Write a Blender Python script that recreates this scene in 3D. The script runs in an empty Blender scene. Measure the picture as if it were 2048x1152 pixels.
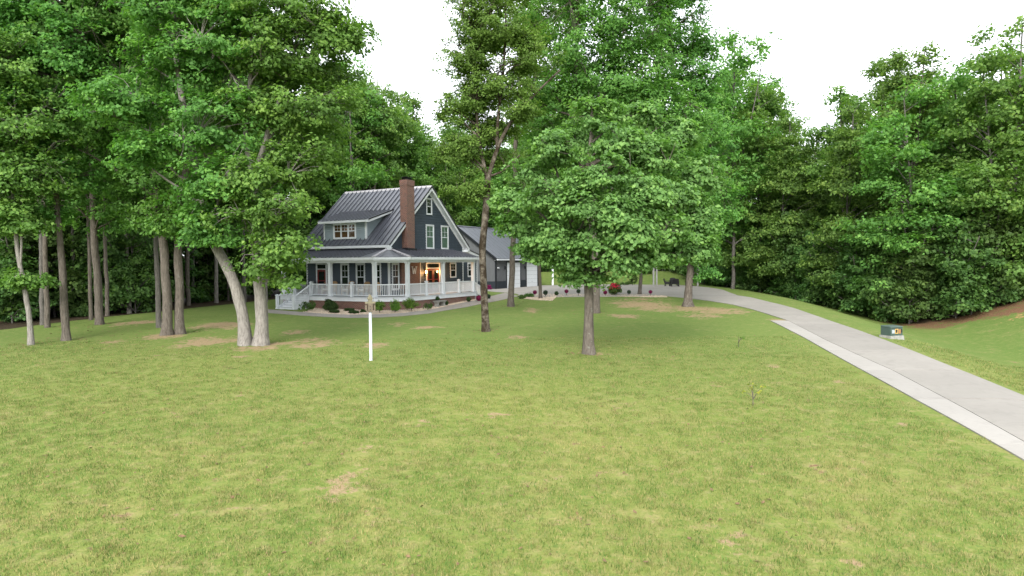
import bpy, math, random
import numpy as np
from math import radians as R
rng = np.random.default_rng(7); random.seed(7)
sc = bpy.context.scene
col = sc.collection

# ------------------------------------------------------------------ camera, sky, sun, exposure
F_PX, CAM_Z, PITCH, ROLL = 1365.0, 3.4, R(2.14), R(-.45)
cam_d = bpy.data.cameras.new('camera'); cam_d.sensor_width = 36.0; cam_d.lens = 36.0 * F_PX / 2048.0
cam_d.clip_end = 3000; cam_d.clip_start = 0.1
cam = bpy.data.objects.new('camera', cam_d); col.objects.link(cam)
from mathutils import Matrix, Vector
CM = Matrix.Rotation(math.pi / 2 - PITCH, 3, 'X') @ Matrix.Rotation(ROLL, 3, 'Z')
cam.matrix_world = Matrix.Translation((0, 0, CAM_Z)) @ CM.to_4x4()
sc.camera = cam

SUN_EL, SUN_AZ = R(33), R(193)          # azimuth clockwise from +Y (behind the camera, a little to the left)
w = bpy.data.worlds.new('World'); sc.world = w; w.use_nodes = True
nt = w.node_tree; nt.nodes.clear()
sky = nt.nodes.new('ShaderNodeTexSky'); sky.sky_type = 'NISHITA'; sky.sun_disc = False
sky.sun_elevation = SUN_EL; sky.sun_rotation = SUN_AZ; sky.dust_density = 3.0; sky.air_density = 1.0
hs = nt.nodes.new('ShaderNodeHueSaturation'); hs.inputs['Saturation'].default_value = 0.22
mixc = nt.nodes.new('ShaderNodeMix'); mixc.data_type = 'RGBA'; mixc.inputs[0].default_value = 0.55
mixc.inputs[7].default_value = (8.6, 8.9, 9.3, 1)      # even white overcast over the clear sky
bg = nt.nodes.new('ShaderNodeBackground'); bg.inputs[1].default_value = 0.12
out = nt.nodes.new('ShaderNodeOutputWorld')
nt.links.new(sky.outputs[0], hs.inputs['Color']); nt.links.new(hs.outputs[0], mixc.inputs[6])
nt.links.new(mixc.outputs[2], bg.inputs[0]); nt.links.new(bg.outputs[0], out.inputs[0])
sd = bpy.data.lights.new('sun', 'SUN'); sd.energy = 1.5; sd.angle = R(30); sd.color = (1, .96, .9)
sun = bpy.data.objects.new('sun', sd); col.objects.link(sun)
sdir = Vector((math.sin(SUN_AZ) * math.cos(SUN_EL), math.cos(SUN_AZ) * math.cos(SUN_EL), math.sin(SUN_EL)))
sun.rotation_euler = sdir.to_track_quat('Z', 'Y').to_euler(); sun.location = (0, 0, 60)
sc.view_settings.view_transform = 'Standard'; sc.view_settings.look = 'None'
sc.view_settings.exposure = 1.55; sc.view_settings.gamma = 1.0
sc.render.engine = 'CYCLES'; sc.cycles.use_denoising = True; sc.cycles.denoising_prefilter = 'NONE'
sc.cycles.max_bounces = 8; sc.cycles.diffuse_bounces = 6; sc.cycles.transmission_bounces = 3; sc.cycles.transparent_max_bounces = 6

# ------------------------------------------------------------------ pixels to directions, the ground's height
CMn = np.array(CM)
CAM = np.array([0, 0, CAM_Z])
def ray(px, py): return CMn @ np.array([(px - 1024) / F_PX, -(py - 576) / F_PX, -1.0])
def atY(px, py, Y):                       # point of a pixel's ray at distance Y
    d = ray(px, py); return CAM + d * (Y / d[1])
def sstep(a, b, x):
    t = np.clip((np.asarray(x, float) - a) / (b - a), 0, 1); return t * t * (3 - 2 * t)
def road_right(Y): return np.interp(Y, [-20, 17.5, 24, 29, 35, 43, 54, 62, 68, 80, 120], [5, 13.1, 14.9, 16.2, 17.6, 19.3, 21.3, 21.6, 21.8, 21.9, 21.9])
def terrain(X, Y):
    X = np.asarray(X, float); Y = np.asarray(Y, float)
    z = -1.1 * np.clip((48 - Y) / 36, 0, 3) ** 1.15
    z = z + .4 * sstep(50, 62, Y) * sstep(-16, -5, X)
    d = np.clip(X - road_right(Y) - .5, 0, 60)
    fade = 1 - .75 * sstep(52, 85, Y)
    z = z + fade * (-1.65 * sstep(0, 8, d) + 2.6 * sstep(8.0, 19, d))
    z = z + 1.5 * sstep(91, 102, Y) * sstep(-4, 2, X) + 5 * sstep(105, 220, Y) + 1.0 * sstep(70, 110, Y) * (1 - sstep(-22, -4, X))
    z = z - .5 * sstep(-20, -45, X) * (1 - sstep(60, 90, Y))
    z = z + .05 * np.sin(X * .31 + 1.3) * np.sin(Y * .27) * sstep(3, 12, np.hypot(X + 4, (Y - 60) * .6) - 14)
    return z
def tz(x, y): return float(terrain(x, y))
def hit(px, py):                          # where a pixel's ray meets the ground
    d = ray(px, py); lo, hi = 1.0, None
    for t in np.arange(2, 220, .5):
        p = CAM + d * t
        if p[2] < tz(p[0], p[1]): hi = t; break
    if hi is None: return CAM + d * 200
    lo = hi - .5
    for _ in range(24):
        m = (lo + hi) / 2; p = CAM + d * m
        if p[2] < tz(p[0], p[1]): hi = m
        else: lo = m
    return CAM + d * hi

# ------------------------------------------------------------------ materials
def newmat(name):
    m = bpy.data.materials.new(name); m.use_nodes = True; m.node_tree.nodes.clear(); return m, m.node_tree
def N(nt, typ, **kw):
    n = nt.nodes.new(typ)
    for k, v in kw.items():
        if k in n.inputs: n.inputs[k].default_value = v
        else: setattr(n, k, v)
    return n
def ramp(nt, fac, stops):
    r = nt.nodes.new('ShaderNodeValToRGB'); e = r.color_ramp.elements
    while len(e) < len(stops): e.new(.5)
    for i, (p, c) in enumerate(stops): e[i].position = p; e[i].color = (*c, 1)
    nt.links.new(fac, r.inputs[0]); return r.outputs[0]
def mix(nt, f, a, b, blend='MIX'):
    m = nt.nodes.new('ShaderNodeMix'); m.data_type = 'RGBA'; m.blend_type = blend
    for v, i in ((f, 0), (a, 6), (b, 7)):
        if hasattr(v, 'is_linked'): nt.links.new(v, m.inputs[i])
        elif i == 0: m.inputs[0].default_value = v
        else: m.inputs[i].default_value = (*v, 1)
    return m.outputs[2]
def math_(nt, op, a, b=None, clamp=False):
    m = nt.nodes.new('ShaderNodeMath'); m.operation = op; m.use_clamp = clamp
    for v, i in ((a, 0), (b, 1)):
        if v is None: continue
        if hasattr(v, 'is_linked'): nt.links.new(v, m.inputs[i])
        else: m.inputs[i].default_value = v
    return m.outputs[0]
def noise(nt, vec, scale, detail=4, rough=.6, dist=0):
    n = N(nt, 'ShaderNodeTexNoise', Scale=scale, Detail=detail, Roughness=rough, Distortion=dist)
    if vec is not None: nt.links.new(vec, n.inputs['Vector'])
    return n.outputs['Fac']
def finish(nt, colr, rough=.7, bump=None, bstr=.3, bdist=.02, metallic=0, spec=.4):
    b = N(nt, 'ShaderNodeBsdfPrincipled', Roughness=rough, Metallic=metallic)
    b.inputs['Specular IOR Level'].default_value = spec
    if hasattr(colr, 'is_linked'): nt.links.new(colr, b.inputs['Base Color'])
    else: b.inputs['Base Color'].default_value = (*colr, 1)
    if bump is not None:
        bn = N(nt, 'ShaderNodeBump', Strength=bstr, Distance=bdist); nt.links.new(bump, bn.inputs['Height']); nt.links.new(bn.outputs[0], b.inputs['Normal'])
    o = nt.nodes.new('ShaderNodeOutputMaterial'); nt.links.new(b.outputs[0], o.inputs[0]); return b
def pos(nt): return nt.nodes.new('ShaderNodeNewGeometry').outputs['Position']
def objc(nt): return nt.nodes.new('ShaderNodeTexCoord').outputs['Object']
M = {}
def simple(name, c, rough=.6, var=.12, scale=3.0, metallic=0, spec=.4, bump=0):
    m, t = newmat(name); n = noise(t, pos(t), scale, 5)
    lo = tuple(x * (1 - var) for x in c); hi = tuple(min(1, x * (1 + var)) for x in c)
    cc = ramp(t, n, [(.3, lo), (.7, hi)])
    finish(t, cc, rough, n if bump else None, bump, .01, metallic, spec); M[name] = m; return m
simple('white_paint', (.60, .63, .66), .45, .06)
simple('porch_white', (.56, .59, .62), .5, .06)
simple('siding_blue', (.044, .060, .080), .55, .12, 2)
simple('dormer_shingle', (.23, .28, .31), .6, .08, 2)
simple('step_grey', (.40, .43, .46), .6, .08)
simple('red_door', (.13, .014, .011), .4, .1)
simple('black_metal', (.012, .012, .014), .45, .1)
simple('flashing_dark', (.014, .014, .017), .4, .1)
simple('wicker_tan', (.30, .19, .09), .7, .25, 20)
simple('wicker_black', (.010, .010, .011), .6, .25, 20)
simple('chair_grey', (.13, .16, .15), .6, .15)
simple('cushion_white', (.62, .62, .60), .8, .06)
simple('stone_bench', (.22, .22, .20), .8, .2, 8)
simple('garage_wall', (.105, .11, .118), .5, .06)
simple('garage_dark', (.02, .026, .034), .5, .1)
simple('garage_trim', (.010, .012, .016), .5, .1)
simple('garage_door', (.66, .69, .72), .45, .03)
simple('curtain', (.20, .26, .22), .9, .08, 6)
simple('warm_room', (.16, .06, .025), .8, .5, 3)
simple('weathered_wood', (.13, .105, .075), .9, .35, 14)
simple('lichen_wood', (.17, .155, .10), .95, .3, 18)
simple('pole_white', (.42, .46, .48), .5, .12, 5)
simple('post_grey', (.30, .30, .29), .8, .15)
simple('utility_green', (.045, .075, .062), .5, .12)
simple('utility_pad', (.24, .24, .22), .85, .25, 6)
simple('sticker_white', (.30, .33, .35), .6, .05)
simple('sticker_orange', (.28, .13, .05), .6, .05)
simple('sticker_yellow', (.42, .27, .08), .6, .05)
simple('pot_dark', (.03, .03, .032), .6, .2)
simple('pebble', (.46, .37, .28), .85, .35, 4)
simple('stone_tan', (.42, .33, .24), .9, .3, 3)
def metal_roof(name, c, rough):
    m, t = newmat(name); n = noise(t, pos(t), 1.3, 4)
    cc = ramp(t, n, [(.3, tuple(x * .85 for x in c)), (.7, tuple(x * 1.15 for x in c))])
    b = finish(t, cc, rough, n, .03, .01, 0.0, .9)
    b.inputs['Coat Weight'].default_value = .25; b.inputs['Coat Roughness'].default_value = .3
    M[name] = m
metal_roof('roof_metal', (.060, .064, .080), .33)
metal_roof('roof_cap', (.36, .35, .37), .4)
metal_roof('garage_roof', (.062, .066, .088), .42)
def brick():
    m, t = newmat('brick'); oc = objc(t)
    sp = t.nodes.new('ShaderNodeSeparateXYZ'); t.links.new(oc, sp.inputs[0])
    cb = t.nodes.new('ShaderNodeCombineXYZ'); t.links.new(math_(t, 'ADD', sp.outputs[0], sp.outputs[1]), cb.inputs[0]); t.links.new(sp.outputs[2], cb.inputs[1])
    b = N(t, 'ShaderNodeTexBrick', Scale=1.0); b.inputs['Brick Width'].default_value = .215; b.inputs['Row Height'].default_value = .075
    b.inputs['Mortar Size'].default_value = .012; b.inputs['Color1'].default_value = (.20, .066, .044, 1); b.inputs['Color2'].default_value = (.075, .028, .024, 1)
    b.inputs['Mortar'].default_value = (.27, .225, .19, 1); b.inputs['Bias'].default_value = -.1
    t.links.new(cb.outputs[0], b.inputs['Vector'])
    n = noise(t, oc, 3.0, 5)
    cc = mix(t, math_(t, 'MULTIPLY', n, .6), b.outputs['Color'], (.10, .052, .042))
    inv = math_(t, 'SUBTRACT', 1, b.outputs['Fac'])
    finish(t, cc, .85, inv, .6, .012); M['brick'] = m
brick()
def glass_dark():
    m, t = newmat('window_glass')
    b = finish(t, (.012, .016, .017), .06, None, spec=.7); M['window_glass'] = m
    m, t = newmat('clear_glass')
    tr = N(t, 'ShaderNodeBsdfTransparent'); tr.inputs[0].default_value = (.85, .9, .88, 1)
    gl = N(t, 'ShaderNodeBsdfGlossy', Roughness=.05)
    mx = t.nodes.new('ShaderNodeMixShader'); mx.inputs[0].default_value = .08; t.links.new(tr.outputs[0], mx.inputs[1]); t.links.new(gl.outputs[0], mx.inputs[2])
    o = t.nodes.new('ShaderNodeOutputMaterial'); t.links.new(mx.outputs[0], o.inputs[0]); M['clear_glass'] = m
glass_dark()
def bulb():
    m, t = newmat('lit_bulb'); e = N(t, 'ShaderNodeEmission', Strength=14.0); e.inputs[0].default_value = (1, .46, .13, 1)
    o = t.nodes.new('ShaderNodeOutputMaterial'); t.links.new(e.outputs[0], o.inputs[0]); M['lit_bulb'] = m
bulb()
def bark(name, c, dark, moss=0.0, mossc=(.05, .045, .02)):
    m, t = newmat(name); p = pos(t)
    mp = N(t, 'ShaderNodeMapping'); mp.inputs['Scale'].default_value = (9, 9, 1.6); t.links.new(p, mp.inputs[0])
    n1 = noise(t, mp.outputs[0], 2.0, 6, .7); n2 = noise(t, p, 1.1, 4)
    cc = ramp(t, n1, [(.32, dark), (.62, c)])
    cc = mix(t, math_(t, 'MULTIPLY', n2, .55), cc, tuple(x * .6 for x in c))
    n3 = noise(t, p, 4.5, 5, .7)
    lich = ramp(t, n3, [(.60, (0, 0, 0)), (.68, (1, 1, 1))])
    cc = mix(t, math_(t, 'MULTIPLY', lich, .4), cc, (.26, .27, .235))
    if moss:
        n4 = noise(t, p, 2.2, 6, .75); f = ramp(t, n4, [(.5 - .1 * moss, (0, 0, 0)), (.56, (1, 1, 1))])
        cc = mix(t, f, cc, mossc)
    finish(t, cc, .95, n1, .8, .05, spec=.15); M[name] = m
bark('bark_grey', (.155, .135, .112), (.038, .031, .025))
bark('bark_pale', (.30, .278, .25), (.09, .08, .07))
bark('bark_mottled', (.20, .175, .14), (.06, .048, .035), 1.0, (.030, .022, .014))
bark('bark_dark', (.15, .14, .125), (.05, .045, .04))
def leaf(name, dark, mid, end_col, transl=.38, objvar=.10):
    m, t = newmat(name)
    a = N(t, 'ShaderNodeAttribute'); a.attribute_name = 'tint'
    cc = ramp(t, a.outputs['Fac'], [(.0, dark), (.5, mid), (1.0, end_col)])  # the leaves' own colours, picked at random per spray and leaf
    oi = N(t, 'ShaderNodeObjectInfo'); h = N(t, 'ShaderNodeHueSaturation')
    t.links.new(math_(t, 'ADD', math_(t, 'MULTIPLY', oi.outputs['Random'], .032), .463), h.inputs['Hue'])
    t.links.new(math_(t, 'ADD', math_(t, 'MULTIPLY', oi.outputs['Random'], objvar * 3), 1 - objvar * 1.5), h.inputs['Value'])
    t.links.new(cc, h.inputs['Color']); cc = h.outputs[0]
    b = N(t, 'ShaderNodeBsdfPrincipled', Roughness=.6); b.inputs['Specular IOR Level'].default_value = .18
    t.links.new(cc, b.inputs['Base Color'])
    tr = N(t, 'ShaderNodeBsdfTranslucent'); t.links.new(mix(t, 1.0, cc, (1.25, 1.45, .65), 'MULTIPLY'), tr.inputs[0])
    mx = t.nodes.new('ShaderNodeMixShader'); mx.inputs[0].default_value = transl
    t.links.new(b.outputs[0], mx.inputs[1]); t.links.new(tr.outputs[0], mx.inputs[2])
    o = t.nodes.new('ShaderNodeOutputMaterial'); t.links.new(mx.outputs[0], o.inputs[0]); M[name] = m
leaf('leaf_oak', (.055, .155, .036), (.092, .245, .055), (.160, .345, .075), .42, objvar=.03)
leaf('leaf_maple', (.062, .170, .052), (.104, .280, .082), (.175, .385, .112), .42, objvar=.03)
leaf('leaf_fine', (.060, .130, .026), (.095, .200, .040), (.150, .275, .056), .42, objvar=.03)
leaf('leaf_forest', (.055, .145, .034), (.098, .235, .054), (.165, .320, .072), .42, objvar=.12)
leaf('leaf_shrub', (.034, .088, .024), (.064, .155, .040), (.110, .225, .055), .42, objvar=.08)
leaf('leaf_bright', (.055, .14, .022), (.092, .21, .034), (.145, .28, .05), objvar=.08)
leaf('leaf_boxwood', (.020, .050, .016), (.036, .088, .026), (.060, .130, .036), objvar=.1)
leaf('leaf_bluegreen', (.025, .042, .034), (.045, .075, .06), (.075, .115, .09), objvar=.05)
leaf('leaf_crimson', (.09, .006, .022), (.19, .010, .045), (.30, .03, .09), .2, objvar=.02)
leaf('petal_red', (.35, .010, .012), (.52, .02, .02), (.62, .06, .05), .2, objvar=.02)
leaf('leaf_yellow', (.12, .20, .03), (.22, .26, .04), (.36, .33, .06), objvar=.02)
def lawn_colour(t):
    p = pos(t)
    a = noise(t, p, .085, 4, .6); b = noise(t, p, .55, 5, .65, .4); c = noise(t, p, 3.2, 4, .7); d = noise(t, p, 17, 3, .7)
    cc = mix(t, ramp(t, a, [(.38, (0, 0, 0)), (.62, (1, 1, 1))]), (.126, .172, .037), (.168, .196, .048))
    cc = mix(t, ramp(t, b, [(.50, (0, 0, 0)), (.72, (.8, .8, .8))]), cc, (.245, .230, .080))
    cc = mix(t, ramp(t, c, [(.50, (0, 0, 0)), (.74, (.75, .75, .75))]), cc, (.265, .220, .105))
    cc = mix(t, ramp(t, c, [(.28, (.5, .5, .5)), (.42, (0, 0, 0))]), cc, (.095, .160, .034))
    cc = mix(t, ramp(t, d, [(.28, (.5, .5, .5)), (.46, (0, 0, 0))]), cc, (.085, .120, .03))
    e = noise(t, p, 8.5, 3, .7)
    cc = mix(t, ramp(t, e, [(.52, (0, 0, 0)), (.72, (.6, .6, .6))]), cc, (.27, .235, .10))
    cc = mix(t, ramp(t, e, [(.30, (.55, .55, .55)), (.46, (0, 0, 0))]), cc, (.085, .15, .036))
    # grass colour shifts to a deeper green towards the house
    sp = t.nodes.new('ShaderNodeSeparateXYZ'); t.links.new(p, sp.inputs[0])
    far = t.nodes.new('ShaderNodeMapRange'); far.inputs[1].default_value = 19; far.inputs[2].default_value = 37; t.links.new(math_(t, 'ADD', sp.outputs[1], math_(t, 'MULTIPLY', math_(t, 'SUBTRACT', b, .5), 16)), far.inputs[0])
    cc = mix(t, math_(t, 'MULTIPLY', far.outputs[0], .62), cc, mix(t, ramp(t, c, [(.35, (0, 0, 0)), (.7, (1, 1, 1))]), (.075, .135, .032), (.115, .170, .042)))
    return cc, p, b, c, d
def ground_mat():
    m, t = newmat('ground'); cc, p, b, c, d = lawn_colour(t)
    def at(n): a = N(t, 'ShaderNodeAttribute'); a.attribute_name = n; return a.outputs['Fac']
    nz = math_(t, 'ADD', math_(t, 'MULTIPLY', math_(t, 'SUBTRACT', b, .5), 1.5), math_(t, 'MULTIPLY', math_(t, 'SUBTRACT', c, .5), 1.9))
    def mask(name, k=1.0):
        return ramp(t, math_(t, 'ADD', at(name), math_(t, 'MULTIPLY', nz, k)), [(.42, (0, 0, 0)), (.66, (1, 1, 1))])
    dirt = ramp(t, d, [(.3, (.22, .145, .088)), (.7, (.35, .25, .16))])
    cc = mix(t, math_(t, 'MULTIPLY', mask('dirt', 1.2), .82), cc, dirt)
    clay = ramp(t, c, [(.3, (.36, .15, .07)), (.7, (.46, .24, .13))])
    cc = mix(t, mask('clay', .6), cc, clay)
    mulch = ramp(t, d, [(.3, (.085, .042, .026)), (.7, (.215, .112, .07))])
    cc = mix(t, math_(t, 'MULTIPLY', mask('mulch', 1.0), .9), cc, mulch)
    end_col = ramp(t, d, [(.3, (.022, .016, .010)), (.7, (.060, .044, .026))])
    cc = mix(t, mask('litter', .5), cc, end_col)
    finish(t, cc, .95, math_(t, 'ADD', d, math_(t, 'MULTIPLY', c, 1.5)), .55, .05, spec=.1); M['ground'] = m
    m, t = newmat('grass_blade'); cc, p, b, c, d = lawn_colour(t)
    oi = N(t, 'ShaderNodeObjectInfo')
    ta = N(t, 'ShaderNodeAttribute'); ta.attribute_name = 'tint'
    cc = mix(t, ramp(t, ta.outputs['Fac'], [(.66, (0, 0, 0)), (.78, (.75, .75, .75))]), cc, (.34, .285, .13))
    cc = mix(t, ramp(t, ta.outputs['Fac'], [(.2, (.7, .7, .7)), (.3, (0, 0, 0))]), cc, (.075, .165, .04))
    h = N(t, 'ShaderNodeHueSaturation'); t.links.new(cc, h.inputs['Color'])
    t.links.new(math_(t, 'ADD', math_(t, 'MULTIPLY', oi.outputs['Random'], .6), .8), h.inputs['Value'])
    bb = N(t, 'ShaderNodeBsdfDiffuse'); t.links.new(h.outputs[0], bb.inputs[0]); tr = N(t, 'ShaderNodeBsdfTranslucent'); t.links.new(h.outputs[0], tr.inputs[0])
    mx = t.nodes.new('ShaderNodeMixShader'); mx.inputs[0].default_value = .35; t.links.new(bb.outputs[0], mx.inputs[1]); t.links.new(tr.outputs[0], mx.inputs[2])
    o = t.nodes.new('ShaderNodeOutputMaterial'); t.links.new(mx.outputs[0], o.inputs[0]); M['grass_blade'] = m
ground_mat()
def concrete(name, c):
    m, t = newmat(name); p = pos(t)
    a = noise(t, p, .35, 5, .65); b = noise(t, p, 6, 5, .7); s = noise(t, p, 1.4, 5, .75, .6)
    cc = ramp(t, a, [(.3, tuple(x * .82 for x in c)), (.7, c)])
    cc = mix(t, ramp(t, s, [(.5, (0, 0, 0)), (.75, (.7, .7, .7))]), cc, tuple(x * .66 for x in c))
    cc = mix(t, math_(t, 'MULTIPLY', b, .25), cc, tuple(x * .7 for x in c))
    oi = N(t, 'ShaderNodeObjectInfo'); h = N(t, 'ShaderNodeHueSaturation'); t.links.new(cc, h.inputs['Color'])
    t.links.new(math_(t, 'ADD', math_(t, 'MULTIPLY', oi.outputs['Random'], .10), .95), h.inputs['Value'])
    finish(t, h.outputs[0], .85, b, .15, .01, spec=.25); M[name] = m
concrete('concrete', (.275, .258, .232)); concrete('concrete_new', (.325, .308, .282)); concrete('walk_concrete', (.26, .24, .215))
def gravel_mat():
    m, t = newmat('gravel'); p = pos(t)
    v = N(t, 'ShaderNodeTexVoronoi', Scale=11.0); t.links.new(p, v.inputs['Vector'])
    sp = t.nodes.new('ShaderNodeSeparateColor'); t.links.new(v.outputs['Color'], sp.inputs[0])
    cc = ramp(t, sp.outputs[0], [(0, (.24, .17, .12)), (.5, (.42, .33, .24)), (1, (.56, .48, .39))])
    finish(t, cc, .9, v.outputs['Distance'], .9, .05); M['gravel'] = m
gravel_mat()

# ------------------------------------------------------------------ object helpers
def tag(o, label=None, cat=None, group=None, kind=None):
    if label: o['label'] = label
    if cat: o['category'] = cat
    if group: o['group'] = group
    if kind: o['kind'] = kind
    return o
def link(name, data, parent=None, loc=(0, 0, 0), rz=0.0):
    o = bpy.data.objects.new(name, data); col.objects.link(o); o.location = loc; o.rotation_euler = (0, 0, rz)
    if parent is not None: o.parent = parent
    return o
def empty(name, loc, rz=0.0): return link(name, None, None, loc, rz)
def pymesh(name, verts, faces, mat, smooth=False):
    me = bpy.data.meshes.new(name); me.from_pydata([tuple(map(float, v)) for v in verts], [], faces); me.materials.append(M[mat])
    if smooth: me.polygons.foreach_set('use_smooth', [True] * len(me.polygons))
    return me
def npmesh(name, V, Q, mat, tint=None, smooth=False, tri=False):
    k = 3 if tri else 4; nf = len(Q)
    me = bpy.data.meshes.new(name); me.vertices.add(len(V)); me.vertices.foreach_set('co', np.ascontiguousarray(V, np.float32).ravel())
    me.loops.add(nf * k); me.loops.foreach_set('vertex_index', np.ascontiguousarray(Q, np.int32).ravel())
    me.polygons.add(nf); me.polygons.foreach_set('loop_start', np.arange(0, nf * k, k, dtype=np.int32))
    if smooth: me.polygons.foreach_set('use_smooth', np.ones(nf, bool))
    me.materials.append(M[mat])
    if tint is not None:
        a = me.attributes.new('tint', 'FLOAT', 'FACE'); a.data.foreach_set('value', np.ascontiguousarray(tint, np.float32))
    me.update(calc_edges=True); return me
BF = [(0, 3, 2, 1), (4, 5, 6, 7), (0, 1, 5, 4), (1, 2, 6, 5), (2, 3, 7, 6), (3, 0, 4, 7)]
def bxv(x0, x1, y0, y1, z0, z1): return [(x0, y0, z0), (x1, y0, z0), (x1, y1, z0), (x0, y1, z0), (x0, y0, z1), (x1, y0, z1), (x1, y1, z1), (x0, y1, z1)]
class MB:
    def __init__(s): s.v = []; s.f = []
    def add(s, v, f): n = len(s.v); s.v += list(v); s.f += [tuple(i + n for i in q) for q in f]; return s
    def box(s, x0, x1, y0, y1, z0, z1): return s.add(bxv(min(x0, x1), max(x0, x1), min(y0, y1), max(y0, y1), min(z0, z1), max(z0, z1)), BF)
    def hexa(s, a): return s.add(a, BF)
    def poly(s, pts, z0, z1):          # prism over a polygon (counter-clockwise seen from above)
        n = len(pts); v = [(x, y, z0) for x, y in pts] + [(x, y, z1) for x, y in pts]
        return s.add(v, [tuple(range(n - 1, -1, -1)), tuple(range(n, 2 * n))] + [(i, (i + 1) % n, n + (i + 1) % n, n + i) for i in range(n)])
    def bar(s, a, b, w, h=None):
        a = Vector(a); b = Vector(b); h = h or w; d = (b - a).normalized(); up = Vector((0, 0, 1)) if abs(d.z) < .95 else Vector((1, 0, 0))
        x = d.cross(up).normalized() * w / 2; y = x.normalized().cross(d) * h / 2
        return s.add([a - x - y, a + x - y, a + x + y, a - x + y, b - x - y, b + x - y, b + x + y, b - x + y], BF)
    def lathe(s, prof, n=12, cx=0, cy=0):
        v = []; f = []
        for r, z in prof:
            for i in range(n): a = 2 * math.pi * i / n; v.append((cx + r * math.cos(a), cy + r * math.sin(a), z))
        for j in range(len(prof) - 1):
            for i in range(n): f.append((j * n + i, j * n + (i + 1) % n, (j + 1) * n + (i + 1) % n, (j + 1) * n + i))
        f.append(tuple(range(n - 1, -1, -1))); f.append(tuple((len(prof) - 1) * n + i for i in range(n)))
        return s.add(v, f)
    def mesh(s, name, mat, smooth=False): return pymesh(name, s.v, s.f, mat, smooth)
    def build(s, name, mat, parent=None, loc=(0, 0, 0), rz=0.0, smooth=False): return link(name, s.mesh(name, mat, smooth), parent, loc, rz)

# ------------------------------------------------------------------ the ground
def poly_y(X, xs, ys): return np.interp(X, xs, ys)
def forest_edge(X): return np.interp(X, [-90, -60, -34, -30, -25, -22, -12, -8, 4, 24, 26, 28, 30, 34, 38, 50, 90], [14, 20, 34, 40, 58, 74, 78, 100, 106, 106, 82, 66, 53, 50, 49, 48, 45])
def axis(lo, hi, fine, f0, f1, coarse_n):
    a = f0 - (np.linspace(0, 1, coarse_n)[1:] ** 2.0) * (f0 - lo); b = f1 + (np.linspace(0, 1, coarse_n)[1:] ** 2.0) * (hi - f1)
    return np.concatenate([a[::-1], np.arange(f0, f1 + 1e-6, fine), b])
gx = axis(-900, 900, .5, -40, 40, 40); gy = axis(-300, 1500, .5, 4, 72, 50)
GX, GY = np.meshgrid(gx, gy); GZ = terrain(GX, GY)
dirt = np.zeros_like(GX)
patches = [(440, 652, 55, 8), (430, 682, 70, 11), (330, 672, 40, 6), (590, 664, 28, 5), (620, 686, 45, 10), (520, 698, 50, 6), (757, 691, 26, 6), (790, 650, 17, 4), (1036, 674, 15, 4),
           (1062, 620, 16, 5), (1290, 609, 60, 9), (1310, 618, 40, 6), (1430, 621, 60, 8), (1400, 630, 40, 6), (1375, 616, 30, 6), (482, 713, 17, 3), (270, 646, 30, 5), (1250, 632, 30, 4),
           (680, 965, 10, 32), (740, 892, 25, 6), (850, 846, 35, 4), (930, 834, 45, 4), (1000, 828, 30, 3), (1520, 819, 18, 5), (1545, 732, 9, 2), (1675, 762, 8, 2), (1720, 789, 10, 2), (1800, 850, 14, 3),
           (1180, 708, 30, 5), (560, 688, 40, 5), (1700, 1130, 25, 10), (1470, 1085, 30, 8), (1560, 640, 22, 3), (1600, 668, 14, 4), (230, 684, 22, 4), (850, 655, 30, 3)]
for px, py, rx, ry in patches:
    c = hit(px, py); ex = abs(hit(px + rx, py)[0] - c[0]); ey = max(abs(hit(px, py + ry)[1] - c[1]), .25)
    q = ((GX - c[0]) / (ex * 1.15)) ** 2 + ((GY - c[1]) / (ey * 1.2)) ** 2
    dirt = np.maximum(dirt, np.clip(1.04 - q * .62, 0, 1) * .80)
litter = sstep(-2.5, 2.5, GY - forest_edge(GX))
d_r = GX - road_right(GY)
bank = np.array([hit(*p)[:2] for p in ((1775, 649), (1850, 659), (1920, 647), (1985, 635), (2048, 622))])
b_o = np.argsort(bank[:, 0]); mul_y = np.interp(GX, bank[b_o, 0], bank[b_o, 1])
mulch = sstep(-1.6, .8, GY - mul_y) * sstep(bank[0, 0] - 1, bank[0, 0] + 1.5, GX) * .8
clay = np.exp(-((GY - 92.2) / 1.3) ** 2) * sstep(2, 5, GX) * (1 - sstep(18, 22, GX)) * .68 + sstep(9.5, 15, d_r) * (GY < 50) * .43
n_y, n_x = GX.shape
idx = np.arange(n_y * n_x).reshape(n_y, n_x)
Q = np.stack([idx[:-1, :-1], idx[:-1, 1:], idx[1:, 1:], idx[1:, :-1]], -1).reshape(-1, 4)
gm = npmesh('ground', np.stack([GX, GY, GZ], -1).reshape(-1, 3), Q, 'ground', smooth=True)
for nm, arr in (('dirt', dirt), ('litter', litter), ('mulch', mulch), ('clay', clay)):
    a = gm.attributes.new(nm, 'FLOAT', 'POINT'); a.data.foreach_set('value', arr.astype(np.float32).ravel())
tag(link('ground', gm), kind='structure')

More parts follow.
